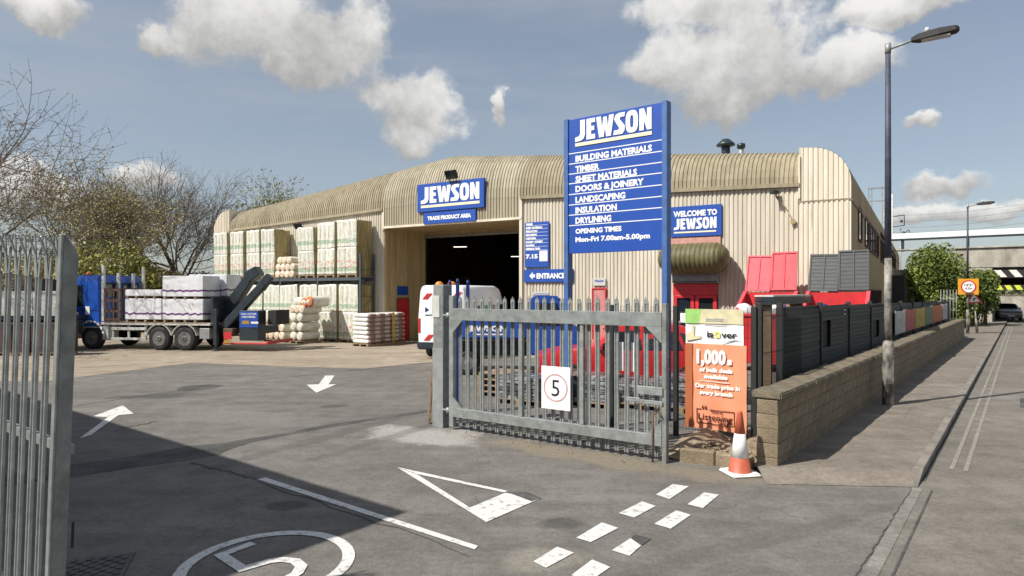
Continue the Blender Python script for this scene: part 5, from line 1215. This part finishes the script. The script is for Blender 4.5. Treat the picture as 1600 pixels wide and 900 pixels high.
# stack of dark sheets on the fence
t = thing('panel_stack', 'stack of grey sheets lying behind the first dark slatted fence panel', 'stack of sheets', FO + w_ * 2.6 - nw * .02, RW)
for k in range(5): MB().box(.0 + .01 * (k % 2), .12, 2.26 + k * .035, 2.5, .45, 2.29 + k * .035).build('sheet', MT['slate'] if k < 4 else MT['palegrey'], t)
for x in (.1, 2.1): MB().box(x, .2, 0, x + .1, .5, 2.26).build('trestle', MT['wood'], t)

# ------------------------------------------------------------------ banner on the mesh fence
BN0 = FC - n_ * 1.19; bd = thing('hung_banner', 'tall banner with white upper part and orange lower part hung on the mesh fence', 'banner', BN0 - u * .06, RN)
def wavy(x0, x1, z0, z1, y=0., name='cloth', m=None, amp=.018):
    q = MB(); nx, nz_ = 14, 16
    g = lambda i, k: (x0 + (x1 - x0) * i / nx, y - .012 + amp * math.sin(i * .9 + k * .35) * math.sin(k * .5 + 1), z0 + (z1 - z0) * k / nz_)
    q.grid([[g(i, k) for i in range(nx + 1)] for k in range(nz_ + 1)], 0, True)
    q.grid([[(a, b + .004, c) for a, b, c in [g(i, k) for i in range(nx + 1)]] for k in range(nz_ + 1)], 0, True)
    return q.build(name, m, bd, fix=False)
zt0, zm, zb0 = 2.2, 1.62, .2
wavy(0, .98, zm, zt0, 0, 'upper_sheet', MT['white'], .006); wavy(0, 1.03, zb0, zm, -.004, 'lower_sheet', MT['banner'], .012)
MB().box(0, -.034, zb0, .125, -.022, zm).build('side_stripe', MT['bannerdk'], bd)
MT['lime'] = mat('lime_print', (.3, .55, .15), .5); MT['beige'] = mat('beige_print', (.6, .55, .35), .5); MT['yellowink'] = mat('yellow_print', (.75, .6, .05), .5); MT['bluegrey'] = mat('grey_print', (.3, .32, .35), .5)
MB().prism([(0, zt0 - .24), (.24, zt0 - .24), (.28, zt0), (0, zt0)], lambda a, b, c: (a, c, b), -.03, -.022).build('green_patch', MT['lime'], bd)
MB().prism([(.24, zt0 - .24), (.98, zt0 - .24), (.98, zt0), (.28, zt0)], lambda a, b, c: (a, c, b), -.028, -.02).build('beige_patch', MT['beige'], bd)
q = MB(); put_text(q, 'stockist', .36, zt0 - .2, .07, y=-.034, width=.3); q.box(.34, -.034, zt0 - .26, .7, -.03, zt0 - .252); q.build('small_lettering', MT['bluegrey'], bd)
q = MB(); put_text(q, 'is', .38, zm + .12, .1, y=-.034, width=.11, bold=.03); put_text(q, 'ver', .62, zm + .12, .1, y=-.034, width=.26, bold=.03); q.build('brand_lettering', MT['ink'], bd)
q = MB()
for i in range(24):
    a, b = 2 * math.pi * i / 24, 2 * math.pi * (i + 1) / 24; q.face([(.555 + r * math.cos(t), -.034, zm + .165 + r * math.sin(t)) for r, t in ((.03, a), (.03, b), (.052, b), (.052, a))])
q.build('brand_ring', MT['yellowink'], bd)
MB().prism([(.6, zm + .02), (.8, zm + .08), (.95, zm + .1), (.8, zm + .06)], lambda a, b, c: (a, c, b), -.034, -.03).build('swoosh', MT['bluegrey'], bd)
MB().prism([(.02, zm + .04), (.28, zm + .09), (.28, zm + .14), (.16, zm + .12), (.16, zm + .32), (.11, zm + .32), (.11, zm + .2), (.02, zm + .16)], lambda a, b, c: (a, c, b), -.033, -.03).build('roll_picture', MT['beige'], bd)
q = MB(); put_text(q, '1,000', .2, 1.3, .23, y=-.036, bold=.05, width=.5); put_text(q, 's', .72, 1.3, .12, y=-.036, bold=.05, width=.08, cap=True)
put_text(q, 'of bulk deals', .53, 1.16, .07, y=-.036, bold=.05, width=.56, align='c'); put_text(q, 'available', .53, 1.05, .07, y=-.036, bold=.05, width=.4, align='c'); q.box(.25, -.036, .995, .76, -.03, 1.003)
put_text(q, 'Our trade price in', .55, .89, .07, y=-.036, bold=.05, width=.76, align='c'); put_text(q, 'every branch', .53, .78, .07, y=-.036, bold=.05, width=.56, align='c'); q.build('lettering', MT['white'], bd)
q = MB(); put_text(q, "Listening", .52, .36, .105, y=-.036, bold=.015, width=.58, align='c'); put_text(q, "We're", .54, .485, .05, y=-.036, width=.2, align='c'); put_text(q, '\u201c', .29, .43, .17, y=-.036, bold=.02); put_text(q, '\u201d', .66, .17, .17, y=-.036, bold=.02)
for a, b, c, d in ((.2, .3, .21, .53), (.83, .3, .84, .53), (.2, .295, .64, .305), (.78, .295, .84, .305), (.2, .525, .28, .535), (.42, .525, .84, .535)): q.box(a, -.036, b, c, -.03, d)
q.build('listening_mark', mat('dark_brown_ink', (.1, .03, .02), .5), bd)
# stony bank with low kerb under the banner
q = MB(); nb = 26
bank0 = P(1036, 9.9); 
rows = []
e0, e1 = P(1040, 9.75), P(1186, 9.15); 
for k in range(9):
    f = k / 8; rows.append([])
    for i in range(nb + 1):
        a = e0.lerp(e1, i / nb) + Vector((.617, .787, 0)).lerp(Vector((.617, .787, 0)), 1) * (f * 2.2) - n_ * (0 if True else 0)
        rows[-1].append((a.x, a.y, .2 * min(1, f * 4) * (.6 + .4 * math.sin(i * .35 + 1)) + random.uniform(0, .05)))
q.grid(rows, 0, True); tag(q.build('stony_bank', MT['rubble'], fix=False), kind='structure')
kb_ = thing('low_kerb', 'rough low concrete kerb under the banner between gate and wall', 'kerb', P(1062, 9.62), math.atan2((e1 - e0).y, (e1 - e0).x))
for k in range(2): MB().box(k * .52, -.06, -.02, k * .52 + .51, .08, .2 - .02 * k).build('kerb_stone', MT['block'], kb_, bevel=.02)
stm = []
for v in range(4):
    bm = bmesh.new(); bmesh.ops.create_icosphere(bm, subdivisions=1, radius=.04)
    for vv in bm.verts: vv.co *= random.uniform(.6, 1.2); vv.co.z *= .6
    me = bpy.data.meshes.new('stone'); bm.to_mesh(me); bm.free(); me.materials.append(MT['rubble']); stm.append(me)
st_all = bmesh.new()
for k in range(240):
    f = random.random(); a = e0.lerp(e1, random.uniform(-.05, .98)) + u * random.uniform(-.1, 1.3) if k < 130 else H0 + gdir * random.uniform(.3, 4.3) + Vector((-.573, -.82, 0)) * random.uniform(-.5, .35)
    zz = .12 if k < 130 else .0
    n0 = len(st_all.verts); st_all.from_mesh(stm[k % 4]); s_ = random.uniform(.35, 1.1) * (1 if k < 130 else .5)
    st_all.verts.ensure_lookup_table()
    for vv in st_all.verts[n0:]: vv.co = vv.co * s_ + Vector((a.x, a.y, zz + .02 * s_))
me = bpy.data.meshes.new('loose_stones'); st_all.to_mesh(me); st_all.free(); me.materials.append(MT['rubble'])
o = bpy.data.objects.new('loose_stones', me); COL.objects.link(o); tag(o, 'loose stones on the bank and under the gate', 'stones', kind='stuff')
# traffic cone
cn = thing('traffic_cone', 'red and white traffic cone with a white base beside the wall end', 'cone', P(1156, 8.92), R(10))
MT['conered'] = mat('faded_red_plastic', (.45, .10, .05), .55, 0, .15, 8)
MB().box(-.21, -.21, 0, .21, .21, .045).build('base', MT['white'], cn, bevel=.02, seg=2)
MB().lathe([(.165, .04), (.15, .05), (.118, .24)], n=24).build('lower_sleeve', MT['conered'], cn); MB().lathe([(.119, .24), (.072, .56)], n=24).build('white_sleeve', mat('reflective_white', (.75, .75, .73), .3, 0, .06, 9), cn)
MB().lathe([(.071, .56), (.035, .84), (.03, .86), (.018, .86)], n=24).build('tip', MT['conered'], cn)

# ------------------------------------------------------------------ street lamps, road signs
def street_lamp(lab, base, H, armdir, grp, big=True):
    t = thing('street_lamp', lab, 'street lamp', base, 0, grp); s = 1 if big else .8
    MB().lathe([(.11 * s, -.02), (.11 * s, 1.25), (.105 * s, 1.3), (.075 * s, 1.36)], n=16).build('base_section', MT['pole_lo'], t)
    MB().lathe([(.075 * s, 1.36), (.07 * s, 3.1)], n=14).build('lower_pole', MT['pole_lo'], t)
    MB().lathe([(.068 * s, 3.1), (.05 * s, H)], n=14).build('upper_pole', MT['pole_hi'], t)
    MB().box(-.06 * s, -.112 * s, .45, .06 * s, -.1 * s, 1.05).build('access_door', MT['pole_lo'], t)
    a = armdir.normalized(); ra = math.atan2(a.y, a.x)
    ar = MB().tube((-.05, 0, H - .12), (.55, 0, H + .0), .028).tube((0, 0, H - .2), (0, 0, H + .02), .06, n=10).build('arm', MT['grey'], t); ar.rotation_euler = (0, 0, ra)
    q = MB(); q.loft([[(x, -w, z0), (x, w, z0), (x, w * .8, z1), (x, -w * .8, z1)] for x, w, z0, z1 in ((.42, .06, H - .05, H + .03), (.55, .12, H - .07, H + .07), (.9, .15, H - .05, H + .1), (1.2, .13, H - .02, H + .09), (1.25, .06, H + .0, H + .06))])
    h = q.build('lamp_head', MT['black'], t, bevel=.012); h.rotation_euler = (0, 0, ra)
    h2 = MB().box(.6, -.1, H - .075, 1.1, .1, H - .052).build('lens', MT['palegrey'], t); h2.rotation_euler = (0, 0, ra)
    c = MB().lathe([(.05, 0), (.05, .06), (.03, .1)], (.7, 0, H + .085)).build('photocell', MT['palegrey'], t); c.rotation_euler = (0, 0, ra)
    return t
street_lamp('tall blotchy street lamp standing against the block wall', P(1387.5, 13.8, .1), 7.62, n_ + u * .02, 'street lamps along the road')
L2 = P(1512, 37, .1)
street_lamp('far street lamp carrying the orange width sign before the bridge', L2, 7.3, n_ - u * .1, 'street lamps along the road', False)
MT['signorange'] = mat('orange_sign_board', (.75, .33, .02), .5, 0, .04, 3)
t = thing('restriction_sign', 'orange square board with red ringed white roundel on the far lamp post', 'road sign', L2 + Vector((-.05, -.16, 0)), R(-20))
MB().box(-.52, -.02, 2.2, .48, .02, 3.1).build('board', MT['signorange'], t, bevel=.01)
MB().lathe([(.37, -.035), (.37, -.022)], (-.02, 0, 2.65), 'y', 28).build('ring', MT['red'], t); MB().lathe([(.3, -.04), (.3, -.034)], (-.02, 0, 2.65), 'y', 28).build('disc', MT['white'], t)
q = MB(); put_text(q, "14'3\"", -.02, 2.68, .14, y=-.043, align='c', width=.4); put_text(q, '4.3m', -.02, 2.5, .12, y=-.043, align='c', width=.34); q.build('lettering', MT['ink'], t)
MB().box(-.2, -.15, 2.3, .2, .15, 2.34).build('clamp', MT['grey'], t)
tp = P(1527, 37.2, .1); t = thing('warning_triangle', 'red edged warning triangle on a slightly leaning pale pole', 'road sign', tp, R(-20)); t.rotation_euler = (0, R(-5), R(-20))
MB().lathe([(.07, 0), (.07, .7), (.045, .74), (.04, 2.2)], n=12).build('pole', MT['pole_lo'], t)
tri = lambda s: [(-.42 * s, -.24 * s), (.42 * s, -.24 * s), (0, .49 * s)]
MB().prism(tri(.95), lambda a, b, c: (a, c, b + 1.95), -.06, -.045).build('border', MT['red'], t); MB().prism(tri(.62), lambda a, b, c: (a, c, b + 1.95), -.066, -.061).build('face', MT['white'], t)
q = MB(); q.box(-.05, -.07, 1.87, .02, -.067, 2.0); q.prism([(-.05, 1.98), (.1, 2.03), (.1, 1.95)], lambda a, b, c: (a, c, b), -.07, -.067); q.build('symbol', MT['ink'], t)

# ------------------------------------------------------------------ railway bridge across the road
bdv = n_.copy(); RBR = math.atan2(bdv.y, bdv.x); BP = P(1600, 50); bw_ = Vector((-bdv.y, bdv.x, 0))
br = thing('railway_bridge', 'concrete railway bridge with striped low beam and white parapet above the road', 'bridge', BP, RBR)
MB().box(-4.4, -.2, 4.35, 14, .6, 5.9).build('parapet_wall', MT['concrete'], br, bevel=.03)
MB().box(-14, -.35, 5.9, 14, .75, 6.02).build('parapet_coping', MT['concrete'], br, bevel=.02)
MB().box(-1.95, .0, 3.55, 14, .5, 4.35).build('near_girder', MT['black'], br)
q = MB(); qb = MB()
MT['hazwhite'] = mat('white_hazard_paint', (.7, .68, .62), .6, 0, .1, 4)
for k in range(30):
    x = -1.5 + k * .48; (q if k % 2 == 0 else qb).face([(x, -.012, 3.6), (x + .48, -.012, 3.6), (x + .08, -.012, 4.15), (x - .4, -.012, 4.15)])
q.build('white_stripes', MT['hazwhite'], br, fix=False); qb.build('black_stripes', MT['black'], br, fix=False)
MB().box(-1.95, .6, 3.6, 14, 9.0, 3.9).build('deck_underside', MT['black'], br)
MB().box(-1.93, -.1, 2.58, 14, .3, 2.98).build('height_bar', MT['black'], br)
for x in (-1.8, 4, 9): MB().box(x, .0, 2.98, x + .15, .25, 3.55).build('bar_hanger', MT['black'], br)
MB().box(-1.95, 9.0, 2.75, 14, 9.4, 3.8).build('far_girder', MT['black'], br)
q = MB(); MT['hazyellow'] = mat('yellow_green_hazard_paint', (.55, .6, .05), .6)
for k in range(26): x = -1.6 + k * .6; q.face([(x, -.112, 2.6), (x + .36, -.112, 2.6), (x + .16, -.112, 2.96), (x - .2, -.112, 2.96)])
q.build('yellow_stripes', MT['hazyellow'], br, fix=False)
MB().box(-16, -.2, 0, -1.95, 9.4, 4.3).build('abutment', MT['concrete'], br, bevel=.03)
MT['whitefascia'] = mat('white_fascia', (.72, .73, .73), .5, 0, .05, .5)
MB().box(-18, 1.2, 7.0, 14, 1.5, 7.46).build('white_fascia', MT['whitefascia'], br)
MB().box(-18, 1.1, 6.85, 14, 1.55, 7.0).build('fascia_rail', MT['slate'], br)
for k in range(7): MB().box(-17.5 + k * 4.6, 1.2, 5.9, -17.3 + k * 4.6, 1.45, 6.9).build('upright', MT['slate'], br)
# beyond the bridge
t = thing('retaining_wall', 'grey green wall seen through the bridge opening', 'wall', P(1560, 74), R(-40)); MB().box(-4, 0, -.1, 14, .6, 2.0).build('wall', MT['concrete'], t, bevel=.03); MB().box(-4, -.05, 2.0, 14, .65, 2.12).build('coping', MT['coping'], t)
cR = math.atan2(-u.y, -u.x)
car('parked_car', 'dark car in the shade under the bridge, left of the silver one', P(1557, 60), math.atan2(u.y, u.x) + .35, MT['cardark'], 'cars under the bridge', H=1.6)
car('parked_car', 'silver car coming out from under the bridge', P(1580, 55), math.atan2(u.y, u.x) + .2, MT['carsilver'], 'cars under the bridge', H=1.45)
# railway gantry and masts
t = thing('railway_gantry', 'grey lattice railway gantry with two legs behind the warehouse', 'gantry', P(1371, 88), R(-20))
for x in (-.85, .75):
    q = MB()
    for dx in (-.18, .18): q.box(x + dx - .05, -.05, 0, x + dx + .05, .05, 16.4 if x < 0 else 16.6)
    q.build('leg', MT['concrete'] if x > 0 else MT['grey'], t)
    q = MB()
    for k in range(20): q.tube((x - .18, 0, 1 + k * .75), (x + .18, 0, 1.4 + k * .75), .03, n=4)
    q.build('lacing', MT['grey'], t)
MB().box(-1.1, -.08, 16.3, 1.1, .08, 16.5).box(-1.0, -.06, 14.6, 1.0, .06, 14.72).build('cross_beam', MT['grey'], t)
t = thing('railway_mast', 'thin white railway mast beside the lamp post', 'mast', P(1394, 80), R(-20)); MB().tube((0, 0, 0), (0, 0, 14.4), .13, .1).build('pole', MT['palegrey'], t); MB().path([(0, 0, 14.1), (-.6, 0, 14.3)], .05).build('bracket', MT['slate'], t); MB().path([(0, 0, 11.6), (1.3, 0, 11.8), (1.3, 0, 10.5), (0, 0, 10.4)], .05).build('cantilever', MT['slate'], t); MB().lathe([(.14, 10.9), (.14, 11.2)], (1.0, 0, 0)).build('insulator', MT['slate'], t)
t = thing('railway_mast', 'short dark railway mast with insulators right of the white one', 'mast', P(1407, 80), R(-20)); MB().tube((0, 0, 0), (0, 0, 10.2), .08).build('pole', MT['grey'], t); MB().path([(-.3, 0, 9.0), (.9, 0, 10.0), (1.1, 0, 9.2)], .05).lathe([(.16, 9.2), (.16, 9.8)], (.3, 0, 0)).build('bracket', MT['slate'], t)
for k, (za, zb) in enumerate(((12.2, 11.3), (11.4, 10.7), (10.6, 10.2), (10.0, 9.5))):
    a, b = P(1380, 84), P(1680, 60); q = MB(); n = 10
    pts = [(a.lerp(b, i / n).x, a.lerp(b, i / n).y, za + (zb - za) * i / n - .5 * math.sin(math.pi * i / n)) for i in range(n + 1)]
    q.path(pts, .014, n=4); tag(q.build('overhead_wire', MT['slate']), 'thin overhead railway wire, %s of the four above the bridge' % ('topmost', 'second from top', 'third from top', 'lowest')[k], 'wire', 'overhead wires above the bridge')

# ------------------------------------------------------------------ neighbouring building, left of the yard entrance (casts the big shade)
MT['brick'] = mat('brown_brick', (.20, .11, .07), .9, 0, .2, 2, bump=.3, bscale=20)
nh = 6.6; cN = Vector((-1.18, 7.39, 0)) + Vector((SUN_AZ.x, SUN_AZ.y, 0)) * (nh / math.tan(SUN_EL))
nb_ = thing('brick_building', 'brown brick building with a flat roof left of the yard entrance', 'building', cN, RU + math.pi)
MB().box(0, -16, 0, 22, 0, nh - .15).build('wall', MT['brick'], nb_)
MB().box(-.0, -16.1, nh - .15, 22.1, 0, nh).build('coping', MT['coping'], nb_)
for k in range(6):
    for z in (1.0, 4.0):
        f_ = MB().box(1.5 + k * 3.3, -.02, z, 3.0 + k * 3.3, .04, z + 1.5).build('window', MT['white'], nb_); MB().box(1.58 + k * 3.3, .03, z + .08, 2.92 + k * 3.3, .05, z + 1.42).build('pane', MT['glass'], f_)

# ------------------------------------------------------------------ trees and shrubs
MT['bark'] = mat('grey_brown_bark', (.11, .085, .06), .9, 0, .3, 6, bump=.4, bscale=30)
MT['twig'] = mat('dark_twig', (.15, .12, .095), .9, 0, .2, 3)
def leafmat(name, c1, c2): 
    m = mat(name, c1, .6, 0, 0, .8, c2, fine=.3, bscale=7, spec=.25); return m
MT['bud'] = leafmat('pinkish_buds', (.28, .17, .14), (.5, .38, .31))
MT['spring'] = leafmat('spring_leaves', (.15, .165, .04), (.36, .34, .11))
MT['olivel'] = leafmat('olive_leaves', (.15, .125, .055), (.32, .26, .13))
MT['spring2'] = leafmat('pale_new_leaves', (.22, .19, .07), (.46, .40, .2))
MT['ivy'] = leafmat('ivy_leaves', (.05, .085, .015), (.19, .23, .05))
MT['hedge'] = leafmat('dark_shrub_leaves', (.04, .055, .02), (.12, .12, .04))
class Tree:
    def __init__(s, seed): s.r = random.Random(seed); s.w = MB(); s.t = MB(); s.l = MB(); s.n = 0
    def limb(s, p, d, L, r, lv, P_):
        rr = s.r; n = P_['seg']; pts = [p]; q = p.copy(); dd = d.copy()
        for i in range(n):
            dd = (dd + Vector((rr.gauss(0, 1), rr.gauss(0, 1), rr.gauss(0, 1))) * P_['wob'] + Vector((0, 0, P_['up'] if lv < P_['lev'] - 1 else P_['uptip']))).normalized(); q = q + dd * L / n; pts.append(q.copy())
        r1 = r * (.62 if lv else .6); mb = s.w if lv < 2 else s.t; sides = (9, 6, 4, 3, 3, 3, 3)[lv]
        for i in range(n):
            ra = r + (r1 - r) * i / n; rb = r + (r1 - r) * (i + 1) / n; mb.tube(pts[i], pts[i + 1], ra, rb, sides, caps=False)
        if lv >= P_['lev'] - 2 and P_['leaf']:
            for i in range(P_['leaf'] if lv >= P_['lev'] - 1 else P_['leaf'] // 2):
                f = rr.random(); k = min(n - 1, int(f * n)); c = pts[k].lerp(pts[k + 1], f * n - k) + Vector((rr.gauss(0, 1), rr.gauss(0, 1), rr.gauss(0, 1))) * P_['lspread']
                s.leaf(c, P_['lsize'] * rr.uniform(.6, 1.3))
        if lv >= P_['lev'] - 1: return
        nc = P_['kids'][lv]
        for i in range(nc):
            f = rr.uniform(.35, 1.) if lv else rr.uniform(P_['first'], 1.); k = min(n - 1, int(f * n)); c = pts[k].lerp(pts[k + 1], f * n - k)
            ax = dd.orthogonal().normalized(); ax.rotate(Matrix.Rotation(i * 2.4 + rr.uniform(-.5, .5), 3, dd)); an = R(rr.uniform(*P_['ang'])); nd_ = (dd * math.cos(an) + ax * math.sin(an)).normalized()
            s.limb(c, nd_, L * rr.uniform(*P_['len']), max(P_['rmin'], r1 * rr.uniform(.55, .8)), lv + 1, P_)
        s.limb(pts[-1], dd, L * .75, r1 * .95, lv + 1, P_)
    def leaf(s, c, z):
        rr = s.r; a = Vector((rr.gauss(0, 1), rr.gauss(0, 1), rr.gauss(0, 1))).normalized(); b = a.orthogonal().normalized(); b.rotate(Matrix.Rotation(rr.uniform(0, 6.3), 3, a)); e = a.cross(b)
        s.l.face([c - b * z, c - e * z * .6, c + b * z, c + e * z * .6])
def grow(name, lab, loc, seed, P_, lm, grp='trees behind the yard'):
    t = thing(name, lab, 'tree', loc, 0, grp); T = Tree(seed); T.limb(Vector((0, 0, -.1)), Vector((0, 0, 1)), P_['H'], P_['r'], 0, P_)
    T.w.build('trunk', MT['bark'], t, fix=False); T.t.build('branches', MT['twig'], t, fix=False)
    if T.l.f: T.l.build('crown', MT[lm], t, fix=False)
    return t
base = dict(seg=5, wob=.1, up=.05, uptip=.02, lev=6, leaf=0, lspread=.1, lsize=.06, kids=(6, 5, 4, 4, 3), first=.45, ang=(28, 55), len=(.62, .85), rmin=.012)
bare = dict(base, H=3.6, r=.24, lev=6, leaf=2, lsize=.045, kids=(6, 4, 4, 3, 3), ang=(25, 50), rmin=.013)
grow('bare_tree', 'large bare spreading tree standing left of the warehouse behind the lorry', P(297, 56), 5, dict(bare, H=4.9, r=.28), 'olivel')
bud = dict(base, H=4.2, r=.17, lev=6, leaf=3, lsize=.042, lspread=.04, kids=(5, 4, 3, 2, 2), ang=(30, 58), uptip=-.05, rmin=.011)
grow('budding_tree', 'bare tree with reddish buds at the far left over the tall palisade leaf', P(-28, 27), 11, bud, 'bud')
spring = dict(base, H=3.3, r=.2, lev=6, leaf=5, lsize=.08, lspread=.14, kids=(5, 4, 3, 3, 2), rmin=.015)
grow('leafing_tree', 'tree with brownish new leaves between the budding tree and the bare tree', P(128, 47), 21, dict(spring, H=4.4, leaf=6), 'spring2')
grow('leafing_tree', 'smaller greenish tree right beside the brownish leafing tree', P(185, 52), 22, dict(spring, H=3.9), 'spring')
grow('leafing_tree', 'green tree showing above the left end of the warehouse roof', P(412, 78), 23, dict(spring, H=5.4, r=.25, leaf=7, lsize=.12), 'spring')
def shrub(name, lab, loc, blobs, nleaf, size, lm, seed, cat='shrub', grp=None):
    t = thing(name, lab, cat, loc, 0, grp); T = Tree(seed); rr = T.r
    tot = sum(a * b * c for _, _, _, a, b, c in blobs) ** 1
    for (x, y, z, a, b, c) in blobs:
        n = int(nleaf * (a * b * c) ** .67 / sum((i * j * k) ** .67 for _, _, _, i, j, k in blobs))
        sub_ = [(Vector((rr.gauss(0, 1), rr.gauss(0, 1), rr.gauss(0, 1))).normalized(), rr.uniform(.7, 1.08)) for _ in range(26)]
        for i in range(n):
            d, k = sub_[rr.randrange(26)]; d2 = (d + Vector((rr.gauss(0, 1), rr.gauss(0, 1), rr.gauss(0, 1))) * .26).normalized(); k2 = k * (rr.random() ** .3)
            zz = max(.05, z + d2.z * c * k2); T.leaf(Vector((x + d2.x * a * k2, y + d2.y * b * k2, zz)), size * rr.uniform(.6, 1.4))
        for i in range(5): T.w.tube((x + rr.uniform(-.3, .3) * a, y, 0), (x + rr.uniform(-.6, .6) * a, y + rr.uniform(-.5, .5) * b, z + .5 * c), .05, .02, 5, caps=False)
    T.w.build('stems', MT['bark'], t, fix=False); T.l.build('foliage', MT[lm], t, fix=False); return t
shrub('ivy_shrub', 'big round ivy covered shrub between the warehouse and the bridge', P(1462, 46), [(0, 0, 3.2, 2.2, 2.2, 2.6), (1.2, .5, 2.2, 1.7, 1.8, 2.0), (-1.4, .3, 2.2, 1.2, 1.5, 2.2), (.3, -1.2, 1.4, 1.8, 1.2, 1.5)], 26000, .1, 'ivy', 31)
shrub('ivy_shrub', 'lower ivy covered shrub hanging over the bridge end behind the orange sign', P(1525, 47), [(0, 0, 2.2, 1.5, 1.4, 2.0), (.9, .3, 3.2, .9, 1., .9), (-.7, 0, 1.5, 1.2, 1.2, 1.5)], 12000, .095, 'ivy', 32)
for k, (px, d, lab, bl, m, nn) in enumerate((
    (40, 44, 'dense olive shrub row behind the tall palisade leaf', [(0, 0, 2, 5, 1.6, 3.0), (-5, 0, 2.2, 4, 1.6, 3.2)], 'spring2', 9000), (165, 40, 'green shrub behind the lorry cab', [(0, 0, 2.6, 3.4, 1.6, 3.6), (1.8, .6, 2.0, 2.4, 1.4, 2.6)], 'spring', 12000),
    (245, 50, 'brown green undergrowth behind the load of the lorry', [(0, 0, 1.8, 4, 1.6, 2.3)], 'olivel', 7000), (320, 54, 'undergrowth at the left end of the warehouse', [(0, 0, 1.8, 3.5, 1.6, 2.2)], 'hedge', 6000),
    (110, 50, 'pale green shrub below the leafing tree', [(0, 0, 2.6, 3.4, 1.6, 3.2)], 'spring', 8000))):
    shrub('shrub', lab, P(px, d), bl, nn, .12, m, 40 + k)
bf = thing('boundary_fence', 'dark boarded fence at the back of the yard behind the shrubs', 'fence', P(-160, 58), 0)
for k in range(24): MB().box(k * 2.0, 0, 0, k * 2 + 1.96, .06, 2.6).build('board_panel', MT['woodred'], bf)
# distant tree belt closing the horizon
T = Tree(77); rr = T.r
for i in range(9000):
    x = rr.uniform(-190, 10); h = 5 + 3 * math.sin(x * .11) + 2 * math.sin(x * .37 + 1); T.leaf(Vector((x, 130 + rr.uniform(-6, 6), rr.random() ** .7 * h)), rr.uniform(.3, .7))
for i in range(6000):
    x = rr.uniform(60, 220); h = 5 + 2 * math.sin(x * .13) + 2 * math.sin(x * .41 + 1); T.leaf(Vector((x, 150 + rr.uniform(-6, 6), rr.random() ** .7 * h)), rr.uniform(.3, .7))
tag(T.l.build('far_trees', MT['hedge'], fix=False), 'far off belt of trees on the skyline', 'trees', kind='stuff')
# pale palisade uprights in front of the ivy
t = thing('grey_railing', 'short run of pale grey railings in front of the ivy', 'railing', P(1470, 43), R(-30))
for k in range(6): MB().tube((k * .17, 0, 0), (k * .17, 0, 2.6), .02, n=6).build('rail_upright', MT['grey'], t)
MB().box(-.05, .035, 2.0, .95, .06, 2.06).build('rail', MT['grey'], t)
# dark lean-to at the far corner of the warehouse
t = thing('lean_to', 'dark sloping lean-to roof at the far end of the warehouse side', 'shed', P(1414, 44), R(50)); MB().hexa([(0, 0, 0), (3, 0, 0), (3, 2, 0), (0, 2, 0), (0, 0, 3.6), (3, 0, 1.2), (3, 2, 1.2), (0, 2, 3.6)]).build('shed', MT['fencepost'], t, bevel=.02)
